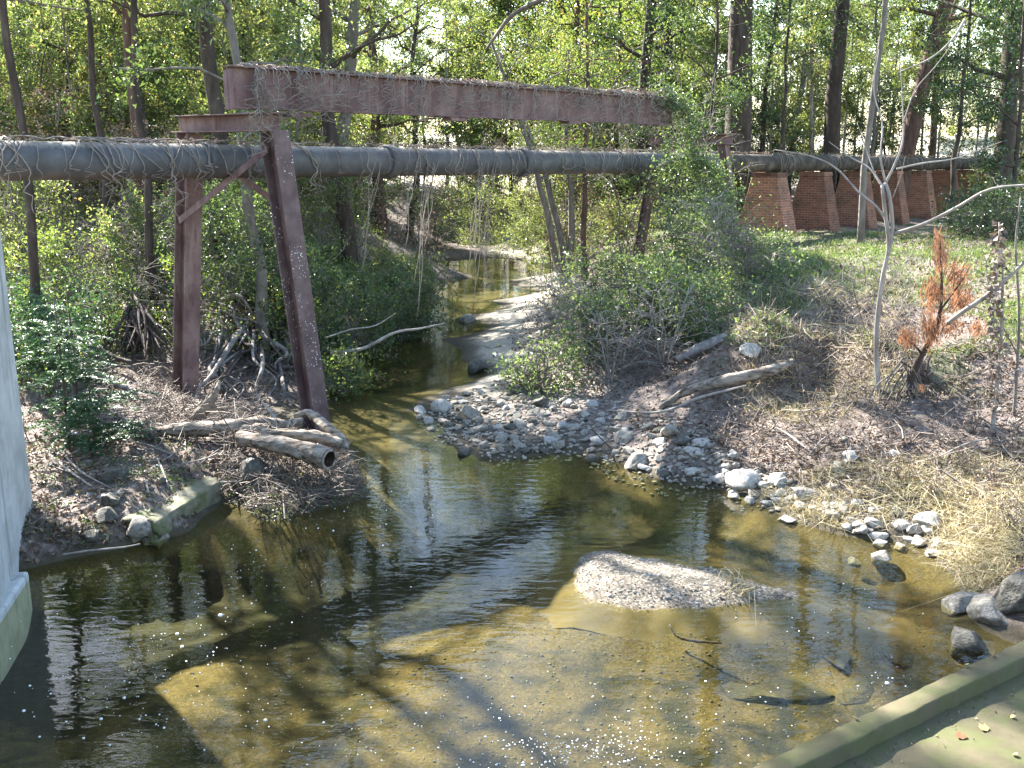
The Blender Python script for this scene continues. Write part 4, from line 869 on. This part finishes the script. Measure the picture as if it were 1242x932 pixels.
# ------------------------------------------------------------------ white sapling and neighbours, right foreground
def stick_tree(name, base, paths, m, label, cat, seed=0):
    t = thing(name, base, label, cat); r = np.random.default_rng(seed)
    for k, (pp, r0, r1) in enumerate(paths):
        g = Geo(); n = 18; tube(g, smooth_path(pxpath(pp), n), np.linspace(r0, r1, n), 8, .02, r=r)
        g.build('trunk' if k == 0 else 'branch', M[m], t)
    return t
Y = 13.5
stick_tree('bare_sapling', G(1070, 490), [
    ([(1068, 500, Y), (1064, 450, Y), (1063, 400, Y), (1070, 340, Y), (1078, 300, Y), (1074, 262, Y), (1070, 225, Y)], .040, .024),
    ([(1077, 310, Y), (1082, 275, Y), (1079, 240, Y - .05), (1074, 222, Y)], .035, .022),
    ([(1083, 284, Y), (1120, 272, Y - .2), (1160, 252, Y - .4), (1200, 230, Y - .6), (1250, 224, Y - .8)], .024, .012),
    ([(1078, 272, Y), (1062, 250, Y + .1), (1040, 232, Y + .2), (1015, 205, Y + .3), (985, 190, Y + .4), (940, 182, Y + .6)], .02, .006),
    ([(1070, 226, Y), (1055, 205, Y + .2), (1030, 190, Y + .4), (1005, 172, Y + .5)], .018, .005),
    ([(1072, 226, Y), (1085, 200, Y), (1095, 170, Y), (1095, 130, Y + .1), (1092, 80, Y + .2)], .02, .005),
    ([(1074, 222, Y), (1068, 190, Y), (1070, 150, Y + .2), (1060, 110, Y + .3), (1066, 60, Y + .3)], .016, .004),
    ([(1088, 205, Y), (1120, 198, Y + .2), (1160, 192, Y + .3), (1215, 172, Y + .5)], .014, .004),
    ([(1060, 208, Y), (1050, 180, Y + .2), (1040, 150, Y + .2)], .008, .003), ([(1083, 240, Y), (1092, 215, Y - .2), (1098, 190, Y - .3)], .008, .003),
    ([(1095, 150, Y), (1110, 110, Y), (1135, 80, Y), (1165, 40, Y)], .009, .003), ([(1075, 455, Y), (1080, 475, Y - .1), (1090, 480, Y - .1)], .014, .006)],
    'bark_pale', 'slender white barked sapling without leaves on the right bank', 'sapling', 3)
stick_tree('bare_sapling', G(1205, 540), [([(1202, 540, 12.2), (1208, 480, 12.2), (1214, 420, 12.2), (1216, 340, 12.2), (1212, 270, 12.3)], .03, .012), ([(1214, 380, 12.2), (1200, 350, 12.2), (1195, 310, 12.3)], .012, .005),
    ([(1210, 460, 12.2), (1230, 450, 12.0), (1250, 445, 11.9)], .012, .006)], 'bark_pale', 'thin leafless sapling nearest the right edge', 'sapling', 4)
stick_tree('bare_sapling', G(1228, 530), [([(1228, 530, 12.6), (1232, 470, 12.6), (1236, 380, 12.6), (1232, 300, 12.6), (1238, 240, 12.6)], .026, .010), ([(1234, 430, 12.6), (1218, 400, 12.4), (1210, 385, 12.4)], .01, .004)], 'bark_grey', 'grey thin sapling crossing the right edge', 'sapling', 5)
stick_tree('broken_branch', G(1160, 400), [([(1150, 392, 12.6), (1165, 380, 12.4), (1195, 360, 12.2), (1225, 335, 12.0), (1250, 310, 11.9)], .034, .02), ([(1180, 372, 12.3), (1200, 376, 12.2), (1245, 368, 12)], .008, .004)], 'bark_pale', 'pale broken branch slanting in from the right edge', 'branch', 6)
# dead curled leaves clinging to the right sapling
r = np.random.default_rng(91); t = thing('withered_vine', G(1206, 520), 'withered vine with curled grey leaves climbing the right saplings', 'vine')
pv = smooth_path(pxpath([(1206, 500, 12.1), (1212, 430, 12.1), (1205, 390, 12.1), (1210, 330, 12.1), (1212, 280, 12.1)]), 40); g = Geo(); tube(g, pv, .007, 5); g.build('stem', M['vine'], t)
g = Geo(); idx = r.integers(0, 40, 260); leaves(g, pv[idx] + r.normal(0, .07, (260, 3)), .075, r, .75, .1, .4); g.build('foliage', M['leaf_curled'], t, False)
# orange dead conifer
t = thing('dead_conifer', G(1108, 490), 'dead conifer with rusty orange needles beside the white sapling', 'conifer')
for pp, r0, r1 in [([(1098, 498, 13.3), (1104, 462, 13.3), (1118, 430, 13.2), (1135, 400, 13.1), (1142, 360, 13.0), (1140, 290, 13.0)], .07, .008), ([(1120, 432, 13.2), (1110, 420, 13.1), (1092, 405, 13)], .02, .006), ([(1138, 380, 13.1), (1160, 350, 13), (1178, 322, 13)], .015, .005)]:
    g = Geo(); tube(g, smooth_path(pxpath(pp), 14), np.linspace(r0, r1, 14), 8, .04); g.build('stem', M['bark'], t)
g = Geo()
for (cx, cy, sx, sy, n, dx) in [(1140, 310, 9, 24, 300, 0), (1132, 355, 13, 18, 420, -.2), (1160, 335, 14, 16, 300, .4), (1165, 365, 15, 14, 360, .3), (1128, 400, 13, 20, 420, -.1), (1100, 410, 10, 12, 260, -.3), (1150, 395, 16, 14, 220, .2), (1185, 400, 10, 10, 120, 0), (1137, 290, 5, 12, 90, 0), (1117, 472, 5, 5, 40, 0)]:
    c = np.array([D(cx + a * sx, cy + b * sy, 13.05 + .18 * q) for a, b, q in r.normal(0, .52, (int(n * 1.25), 3))])
    dr = np.tile(np.array([dx, 0, 1.0]), (len(c), 1)); leaves(g, c, .085, r, .16, .1, .03, direc=dr)
g.build('foliage', M['needle_orange'], t, False)
t = thing('uprooted_stump', G(1105, 495), 'dark uprooted stump hung with dry roots below the orange conifer', 'stump')
g = Geo(); tube(g, pxpath([(1112, 505, 13.55), (1110, 470, 13.6), (1114, 440, 13.7)]), [.26, .22, .12], 12, .1); g.build('stump', M['bark'], t)
for k in range(26):
    a = (1108 + r.normal(0, 10), 445 + r.normal(0, 8), 13.4); b = (1108 + r.normal(0, 22), 495 + r.normal(0, 6), 13.15); m = ((a[0] + b[0]) / 2 + r.normal(0, 7), 468, 13.25)
    g = Geo(); tube(g, smooth_path(pxpath([a, m, b]), 8), np.linspace(.014, .006, 8), 5, r=r); g.build('root', M['bark_grey'] if k % 3 else M['bark'], t)
# dead limb at the top
log('dead_limb', pxpath([(590, 60, 24), (618, 22, 23.5), (640, 8, 23), (668, -6, 22.5)]), [.03, .05, .05, .06], 'dead limb hanging into view above the girder', 'bark_grey', cat='limb', seed=40)
log('dead_limb', pxpath([(1090, 88, 20), (1130, 70, 20), (1155, 48, 20), (1170, 25, 20.2)]), [.008, .016, .02, .028], 'bright sunlit dead limb at the upper right', 'bark_pale', cat='limb', seed=41)

# ------------------------------------------------------------------ stones
rp = []
for k in range(9):
    v, f = CS[12 if k < 4 else 8]; q = v.copy(); rr = np.random.default_rng(800 + k)
    for _ in range(13):               # knock flats off it
        nrm = rr.standard_normal(3); nrm /= np.linalg.norm(nrm); dd = rr.uniform(.5, .88); o_ = q @ nrm - dd; q = q - np.outer(np.maximum(o_, 0), nrm) * .94
    q = q * (1 + .10 * fbm(v[:, 0] * 2 + k, v[:, 1] * 2 + v[:, 2] * 1.7, k, 4))[:, None]; q *= np.array([1, rr.uniform(.65, .95), rr.uniform(.45, .7)])
    rp.append(Geo().add(q, f))
meshes = {}
def stone(k, m, loc, size, rz, name, label, group=None, cat='stone', tilt=(0, 0)):
    key = (k, m)
    if key not in meshes: meshes[key] = rp[k].mesh('stone', M[m], True)
    o = bpy.data.objects.new(name, meshes[key]); C.objects.link(o); o.location = tuple(float(a) for a in loc); o.scale = (size,) * 3; o.rotation_euler = (tilt[0], tilt[1], rz)
    return tag(o, label, cat, group)
named = [(898, 592, .27, 'rock_pale', 'large white boulder at the water edge below the slope'), (690, 493, .15, 'rock_pale', 'pale stone standing alone at the top of the stone bar'), (800, 540, .16, 'rock_pale', 'whitish stone in the middle of the right stone bank'),
    (772, 568, .22, 'rock', 'wide grey boulder at the edge of the pool'), (537, 497, .22, 'rock_pale', 'pale boulder at the left tip of the stone bar'), (572, 505, .22, 'rock', 'grey boulder next to the left tip of the bar'),
    (563, 552, .16, 'rock_dark', 'mossy dark stone alone in the riffle'), (580, 450, .3, 'rock_dark', 'dark mossy boulder at the upstream shore'), (566, 392, .28, 'rock', 'flat pale topped rock in the middle of the creek'),
    (1170, 738, .22, 'rock', 'rough lumpy stone beside the kerb'), (1198, 748, .27, 'rock', 'angular grey stone with a pale top near the kerb'), (1236, 738, .34, 'rock_dark', 'big dark boulder at the right edge'), (1170, 792, .22, 'rock_dark', 'dark slaty stone at the foot of the kerb'),
    (1068, 692, .17, 'rock', 'triangular stone poking out of the shallow water'), (1035, 700, .09, 'rock', 'little stone in the shallows left of the triangular one'), (1128, 640, .19, 'rock_pale', 'rounded pale stone in the dry grass'), (1032, 560, .12, 'rock_pale', 'pale stone on the dirt slope'),
    (140, 583, .2, 'rock_dark', 'grey stone in the litter above the left shore'), (135, 612, .2, 'rock_dark', 'dark stone below the grey one on the left shore'), (130, 632, .17, 'rock_dark', 'long flat stone near the left waterline'), (170, 652, .22, 'rock', 'flat sunlit ledge stone beside the concrete block'),
    (190, 660, .17, 'rock', 'small ledge stone at the corner of the concrete block'), (112, 652, .15, 'rock_dark', 'low dark stone at the left waterline'), (305, 575, .25, 'rock_dark', 'mossy green boulder under the driftwood'), (912, 430, .2, 'rock_pale', 'pale slab lying in the right thicket'),
    (835, 432, .2, 'rock', 'grey slab leaning in the right thicket'), (970, 620, .12, 'rock_pale', 'white stone at the end of the dry grass'), (720, 560, .13, 'rock_dark', 'dark wet stone at the pool edge')]
for k, (px, py, s, m, lab) in enumerate(named):
    p = G(px, py); stone(k % 4, m, [p[0], p[1], max(p[2], -.05) + s * .12], s, rng.uniform(0, 6.28), 'boulder', lab, None, 'boulder', (rng.normal(0, .2), rng.normal(0, .2)))
poly = np.array([(505, 505), (540, 482), (600, 468), (680, 485), (760, 500), (850, 530), (900, 575), (960, 590), (990, 610), (930, 612), (860, 592), (790, 580), (700, 548), (600, 555), (525, 525)], float)
def inside(p, poly):
    c = False; j = len(poly) - 1
    for i in range(len(poly)):
        if (poly[i, 1] > p[1]) != (poly[j, 1] > p[1]) and p[0] < (poly[j, 0] - poly[i, 0]) * (p[1] - poly[i, 1]) / (poly[j, 1] - poly[i, 1]) + poly[i, 0]: c = not c
        j = i
    return c
done = [G(a, b)[:2] for a, b, *_ in named]; sz = [s for _, _, s, *_ in named]; cnt = 0
for tr in range(4000):
    if cnt >= 235: break
    q = rng.uniform([500, 465], [990, 615])
    if not inside(q, poly): continue
    s = float(np.exp(rng.normal(-2.35, .42))); s = min(s, .24) * (1 if cnt < 110 else .7)
    p = G(*q)
    if any((p[0] - a[0]) ** 2 + (p[1] - a[1]) ** 2 < (.62 * (s + b)) ** 2 for a, b in zip(done, sz)): continue
    done.append(p[:2]); sz.append(s); cnt += 1
    m = ['rock', 'rock', 'rock_dark', 'rock_pale', 'rock'][cnt % 5]
    stone(int(rng.integers(4, 9)), m, [p[0], p[1], p[2] + s * .15], s, rng.uniform(0, 6.28), 'cobble', 'cobble in the stone bar along the right shore of the pool', 'cobbles of the stone bar', 'cobble', (rng.normal(0, .25), rng.normal(0, .25)))
for k in range(90):
    q = np.array([820, 572]) + (np.array([1150, 690]) - [820, 572]) * rng.uniform() + rng.normal(0, 15, 2) - [0, 16]; p = G(*q); s = rng.uniform(.05, .13)
    if p[2] < -.04: continue
    stone(int(rng.integers(4, 9)), ['rock', 'rock_pale', 'rock_pale'][k % 3], [p[0], p[1], p[2] + s * .1], s, rng.uniform(0, 6.28), 'cobble', 'pale stone along the waterline below the dry grass', 'stones below the dry grass', 'stone')
for k in range(34):                  # scattered on the banks
    q = rng.uniform([960, 520], [1240, 660]) if k < 18 else rng.uniform([60, 560], [230, 650])
    p = G(*q); s = rng.uniform(.04, .1)
    if p[2] < .02: continue
    stone(int(rng.integers(4, 9)), ['rock', 'rock_pale', 'rock_dark'][k % 3], [p[0], p[1], p[2] + s * .1], s, rng.uniform(0, 6.28), 'cobble', 'small stone scattered on the dirt of the right bank' if k < 18 else 'small stone scattered on the left shore', 'stones on the right bank' if k < 18 else 'stones on the left shore', 'stone')
for k, (px, py, s) in enumerate([(960, 835, .3), (1010, 800, .26), (900, 845, .28), (1040, 845, .24), (1090, 800, .2)]):
    p = G(px, py); stone(k % 4, 'rock_sunk', [p[0], p[1], p[2]], s, rng.uniform(0, 6.28), 'sunken_stone', 'flat stone lying under the shallow water near the kerb', 'stones under the water', 'stone', (0, 0)).scale = (s * 1.3, s * .8, s * .25)
log('sunken_stick', pxpath([(812, 758, 8.4), (822, 772, 8.3), (845, 778, 8.2), (875, 780, 8.1)]), [.01, .012, .014, .008], 'dark sunken stick beyond the gravel bar', 'bark', 6, 'stick', seed=60)

# ------------------------------------------------------------------ loose ground cover (nobody could count it)
def scatter(n, cond, seed, region=None):
    r = np.random.default_rng(seed); out = []
    while sum(len(o) for o in out) < n:
        if region is None:
            y = 8 + 24 * r.uniform(0, 1, 6000) ** 1.5; x = r.uniform(-.58, .6, 6000) * (y + 1)
        else:
            q = np.array([P(a, b, region[4]) for a, b in r.uniform([region[0], region[1]], [region[2], region[3]], (1500, 2))]); x, y = q[:, 0] , q[:, 1]
        z = H(x, y); k = cond(x, y, z, r); out.append(np.stack([x, y, z], -1)[k])
    return np.concatenate(out)[:n], r
c, r = scatter(46000, lambda x, y, z, r: (z > .03) & (bump(x, y) < .03) & ((x < -1.6) | (z > .22)) & ((vnoise(x / .6, y / .6, 77) + .5) > r.uniform(0, .9, len(x))), 900)
g = Geo(); leaves(g, c + np.column_stack([0 * c[:, 0], 0 * c[:, 0], .012 + .02 * np.abs(r.standard_normal(len(c)))]), .058, r, .62, 1.2, .2)
tag(g.build('leaf_litter', M['leaf_brown'], None, False), 'fallen brown leaves covering both banks', 'leaf litter', kind='stuff')
def sticks(name, c, r, Lm, rad, m, label, up=.25):
    n = len(c); d = r.standard_normal((n, 3)); d[:, 2] *= up; d /= np.linalg.norm(d, axis=1)[:, None]; L = Lm * np.exp(r.normal(0, .5, (n, 1)))
    s = np.cross(d, UP); s /= np.linalg.norm(s, axis=1)[:, None] + 1e-9; u = np.cross(s, d); a = c - d * L / 2; b = c + d * L / 2 + u * L * .08; mid = c + r.normal(0, .06, (n, 3)) * L
    w = rad * np.exp(r.normal(0, .4, (n, 1))); g = Geo(); V = []
    for p, k in ((a, 1), (mid, .9), (b, .4)):
        for th in (0, 2.09, 4.19): V.append(p + (s * math.cos(th) + u * math.sin(th)) * w * k)
    V = np.stack(V, 1); f = []
    for i in (0, 3):
        for j in range(3): f.append([i + j, i + (j + 1) % 3, i + 3 + (j + 1) % 3, i + 3 + j])
    g.add(V, np.array(f)[None] + (np.arange(n) * 9)[:, None, None])
    tag(g.build(name, M[m], None), label, 'twigs', kind='stuff')
c, r = scatter(2600, lambda x, y, z, r: (z > .06) & (bump(x, y) < .03), 901); c[:, 2] += .03; sticks('twig_litter', c, r, .28, .006, 'twig', 'small dead twigs strewn over the banks')
# washed up brush around the driftwood and below the logs
c1, r = scatter(1700, lambda x, y, z, r: z > .05, 902, (170, 455, 320, 540, .45)); c1[:, 2] += np.abs(r.normal(0, .16, len(c1)))
c2_, r = scatter(1300, lambda x, y, z, r: z > .0, 903, (265, 545, 440, 605, .25)); c2_[:, 2] += np.abs(r.normal(0, .12, len(c2_)))
c3, r = scatter(2600, lambda x, y, z, r: z > .2, 904, (860, 470, 1242, 620, .6)); c3[:, 2] += np.abs(r.normal(0, .06, len(c3)))
c4, r = scatter(1500, lambda x, y, z, r: z > .2, 905, (60, 400, 240, 500, .7)); c4[:, 2] += np.abs(r.normal(0, .08, len(c4)))
sticks('flood_debris', np.concatenate([c1, c2_, c3, c4]), np.random.default_rng(6), .22, .0045, 'twig', 'matted brown brush washed up on the banks', .6)
def blades(name, c, r, Lm, w, m, label, cat, lean=.4):
    n = len(c); d = r.normal(0, lean, (n, 3)); d[:, 2] = 1; d /= np.linalg.norm(d, axis=1)[:, None]; L = Lm * np.exp(r.normal(0, .3, (n, 1))); s = np.cross(d, r.standard_normal((n, 3))); s /= np.linalg.norm(s, axis=1)[:, None]
    b = r.normal(0, lean * .6, (n, 3)) * L; b[:, 2] = -np.abs(b[:, 2])
    V = np.stack([c - s * w, c + s * w, c + d * L * .6 + s * w * .8, c + d * L * .6 - s * w * .8, c + d * L + b + s * w * .2, c + d * L + b - s * w * .2], 1)
    g = Geo(); g.add(V, np.array([[0, 1, 2, 3], [3, 2, 4, 5]])[None] + (np.arange(n) * 6)[:, None, None]); tag(g.build(name, M[m], None, False), label, cat, kind='stuff')
c, r = scatter(16000, lambda x, y, z, r: (z > 1.35) & ((vnoise(x / .9, y / .9, 12) + .5) > r.uniform(.0, .8, len(x))), 910, (915, 288, 1250, 420, 1.75)); blades('grass', c, r, .11, .006, 'grass', 'short green grass on the sunny terrace below the brick piers', 'grass')
c, r = scatter(9000, lambda x, y, z, r: (z > .03) & ((vnoise(x / .5, y / .5, 14) + .5) > r.uniform(.1, .8, len(x))), 911, (880, 572, 1242, 690, .35)); blades('dry_grass', c, r, .17, .004, 'straw', 'bleached dry grass matted along the right water edge', 'dry grass', 1.3)
c, r = scatter(2500, lambda x, y, z, r: (z > .5) & (z < 1.7), 912, (900, 385, 1100, 470, 1.1)); blades('hanging_grass', c, r, .25, .004, 'straw', 'dry grass and roots hanging from the terrace edge', 'dry grass', 1.0)
c, r = scatter(2600, lambda x, y, z, r: (z > .8) & (z < 1.75), 917, (880, 375, 1110, 450, 1.2)); c[:, 2] += .02; sticks('hanging_roots', c, r, .3, .004, 'twig', 'thin dark roots and vines hanging down the cut bank', 1.6)
c, r = scatter(900, lambda x, y, z, r: (z > .0) & (z < .3), 918, (270, 590, 450, 640, .1)); g = Geo(); c[:, 2] += np.abs(r.normal(0, .04, len(c))); leaves(g, c, .035, r, .6, 1, .12); tag(g.build('cress_leaves', M['leaf_light'], None, False), 'small green water weeds at the foot of the driftwood', 'weeds', kind='stuff')
for k, (px, py) in enumerate([(905, 520), (925, 545), (965, 470), (1010, 545), (1060, 600), (1095, 590), (1130, 610), (1165, 575), (1205, 600), (1225, 650), (985, 510), (880, 545), (1030, 470), (1180, 530), (1230, 560), (1140, 545)]):
    p = G(px, py); r = np.random.default_rng(1200 + k); t = thing('dry_weed', p, 'brittle dry weed standing on the right bank slope', 'weed', 'dry weeds on the right bank'); g = Geo(); gl = Geo()
    for q in range(9):
        d = np.array([r.normal(0, .35), r.normal(0, .35), 1]); L = r.uniform(.2, .5); pa = smooth_path([[0, 0, -.03], d * L * .5, d * L + [r.normal(0, .08), r.normal(0, .08), -.05]], 7); tube(g, pa, np.linspace(.005, .002, 7), 4, r=r)
        leaves(gl, pa[r.integers(2, 7, 9)] + r.normal(0, .03, (9, 3)), .045, r, .4, .1, .3)
    g.build('stem', M['bark_grey' if k % 2 else 'vine'], t, local=True); gl.build('foliage', M['leaf_brown' if k % 3 else 'leaf_curled'], t, False, local=True)
# low ivy on the left bank
c, r = scatter(32000, lambda x, y, z, r: (z > .55) & ((vnoise(x / 1.2, y / 1.2, 15) + .5) > r.uniform(.1, .75, len(x))), 913, (-30, 240, 470, 400, 1.6))
g = Geo(); c[:, 2] += np.abs(r.normal(0, .25, len(c))); leaves(g, c, .065, r, .6, .8, .12); tag(g.build('ivy_leaves', M['leaf_light'], None, False), 'low ivy and seedlings covering the left bank', 'ground cover', kind='stuff')
c, r = scatter(2500, lambda x, y, z, r: (z > .05) & ((vnoise(x / .35, y / .35, 16) + .5) > r.uniform(.35, .9, len(x))), 914, (20, 540, 280, 670, .25))
g = Geo(); c[:, 2] += np.abs(r.normal(0, .03, len(c))); leaves(g, c, .035, r, .6, 1, .12); tag(g.build('weed_leaves', M['leaf_mid'], None, False), 'small green weeds on the left shore', 'weeds', kind='stuff')
c, r = scatter(9000, lambda x, y, z, r: (z > 1.2) & ((vnoise(x / 1.0, y / 1.0, 18) + .5) > r.uniform(.2, .9, len(x))), 915, (780, 290, 960, 420, 1.5))
g = Geo(); c[:, 2] += np.abs(r.normal(0, .12, len(c))); leaves(g, c, .06, r, .6, .8, .12); tag(g.build('creeper_leaves', M['leaf_privet'], None, False), 'creeping green cover beside the terrace', 'ground cover', kind='stuff')
# pebbles on the stone bar, spit and bed
q = np.array([p for p in rng.uniform([500, 465], [990, 615], (4200, 2)) if inside(p, poly)]); c = np.array([P(a, b, .1) for a, b in q]); c[:, 2] = H(c[:, 0], c[:, 1]) + .01; pebble_field('bar_gravel', c, .012, .035, M['rock'])
c, r = scatter(1500, lambda x, y, z, r: (z < -.08), 916, (330, 700, 1120, 930, -.2)); pebble_field('bed_gravel', c, .005, .016, M['rock_dark'], 'small stones on the sandy creek bed')
# floating foam bubbles
r = np.random.default_rng(95); B = []
for (cx, cy, sx, sy, n) in [(690, 915, 50, 12, 190), (750, 900, 30, 14, 60), (250, 790, 50, 30, 90), (180, 850, 60, 30, 70), (450, 890, 150, 25, 90), (800, 880, 120, 30, 90), (1000, 740, 70, 22, 40), (590, 880, 40, 30, 40), (1080, 830, 25, 12, 24), (60, 820, 40, 60, 30), (330, 690, 60, 30, 60), (420, 620, 40, 20, 40)]:
    for a, b in r.normal(0, 1, (n, 2)):
        p = P(cx + a * sx, cy + b * sy, .002)
        if h1(p[0], p[1]) < -.02: B.append(p)
v, f = CS[2]; B = np.array(B); n = len(B); s = np.exp(r.normal(-5.4, .45, (n, 1, 1))); vv = v[None] * s * np.array([1, 1, .7]) + B[:, None]
g = Geo(); g.add(vv, f[None] + (np.arange(n) * len(v))[:, None, None]); tag(g.build('foam_bubbles', M['foam'], None), 'white bubbles drifting on the pool', 'bubbles', kind='stuff')

# litter and fallen leaves one can point at
for k, (px, py, s, lab) in enumerate([(92, 527, .09, 'white plastic scrap nearest the feathery shrub'), (110, 524, .06, 'small white scrap beside the larger one on the left bank'), (138, 520, .07, 'white foam piece left of the long driftwood log'), (150, 526, .05, 'little white scrap touching the driftwood end'), (122, 544, .12, 'largest white plastic wad in the left debris'),
        (45, 552, .07, 'white scrap beside the bridge pier'), (192, 566, .06, 'pale bottle like scrap in the left litter'), (707, 451, .07, 'white scrap caught in the right thicket'), (76, 565, .04, 'round white ball in the left litter')]):
    p = G(px, py); stone(4 + k % 5, 'plastic', [p[0], p[1], p[2] + .01], s, rng.uniform(0, 6), 'plastic_scrap', lab, None, 'litter', (.2, .1)).scale = (s, s * .7, s * .45)
fl = [(1038, 870, 'leaf_yellow', 'pale yellow leaf pair on the kerb'), (1018, 876, 'leaf_yellow', 'yellow leaf left of the pair on the kerb'), (1168, 897, 'leaf_red', 'large rusty brown leaf on the slab'), (1050, 897, 'leaf_yellow', 'yellow leaf in the shade below the kerb'), (1057, 882, 'leaf_red', 'brown leaf lying in the kerb shadow'),
      (1170, 806, 'leaf_yellow', 'yellow leaf on the kerb near the dark stone'), (1207, 796, 'leaf_red', 'orange leaf on the kerb farther right'), (1234, 810, 'leaf_yellow', 'yellow leaf on the slab at the right edge'), (1198, 887, 'leaf_yellow', 'ochre leaf right of the large brown leaf'), (1228, 915, 'leaf_red', 'orange leaf in the slab corner'), (1225, 870, 'leaf_yellow', 'small tan leaf on the open slab')]
M['leaf_yellow'] = leafmat('leaf_yellow', [(0, (.45, .33, .08)), (1, (.55, .42, .14))], .2); M['leaf_red'] = leafmat('leaf_red', [(0, (.22, .08, .03)), (1, (.3, .13, .05))], .2)
for k, (px, py, m, lab) in enumerate(fl):
    on_kerb = 'on the kerb' in lab; p = P(px, py, .458 if on_kerb else .336); r = np.random.default_rng(k); g = Geo(); az = r.uniform(0, 6.28); s = .036 if 'large' not in lab else .075
    for j, da in enumerate((-.55, 0, .5)):
        d = np.array([math.cos(az + da), math.sin(az + da), .08]); sd = np.array([-d[1], d[0], 0]); L = s * (1 - .25 * abs(da))
        g.add([p, p + d * L * .5 + sd * L * .36 + UP * .008, p + d * L + UP * .014, p + d * L * .5 - sd * L * .36 + UP * .004], [[0, 1, 2, 3]])
    single(g, 'fallen_leaf', M[m], lab, 'leaf', None, False)

# ------------------------------------------------------------------ light, sky, camera
w = bpy.data.worlds.new('World'); SC.world = w; w.use_nodes = True; nt = w.node_tree
bg = nt.nodes['Background']; sky = nt.nodes.new('ShaderNodeTexSky'); sky.sky_type = 'NISHITA'; sky.sun_disc = False; sky.sun_elevation = SUN_EL; sky.sun_rotation = math.atan2(SUN[0], SUN[1]); sky.air_density = 1.2; sky.dust_density = .6
nt.links.new(sky.outputs[0], bg.inputs[0]); bg.inputs[1].default_value = .085
sl = bpy.data.lights.new('sun', 'SUN'); sl.energy = 5.0; sl.angle = R(.53); sl.color = (1, .965, .90)
so = bpy.data.objects.new('sun', sl); C.objects.link(so); so.rotation_euler = Vector(SUN).to_track_quat('Z', 'Y').to_euler(); so.location = Vector(SUN * 60)
cd = bpy.data.cameras.new('camera'); cd.sensor_width = 36; cd.lens = 36 * F / 1242; cd.clip_end = 2000; cd.clip_start = .1
co = bpy.data.objects.new('camera', cd); C.objects.link(co); co.location = (0, 0, CAMZ); co.rotation_euler = (math.pi / 2 - PITCH, 0, 0); SC.camera = co
vs = SC.view_settings; vs.view_transform = 'Standard'; vs.look = 'None'; vs.gamma = 1; vs.use_curve_mapping = False; vs.exposure = 2.95
cy = SC.cycles; cy.max_bounces = 6; cy.diffuse_bounces = 3; cy.glossy_bounces = 3; cy.transmission_bounces = 3; cy.transparent_max_bounces = 6; cy.use_denoising = True; cy.sample_clamp_indirect = 6; cy.caustics_reflective = False; cy.caustics_refractive = False
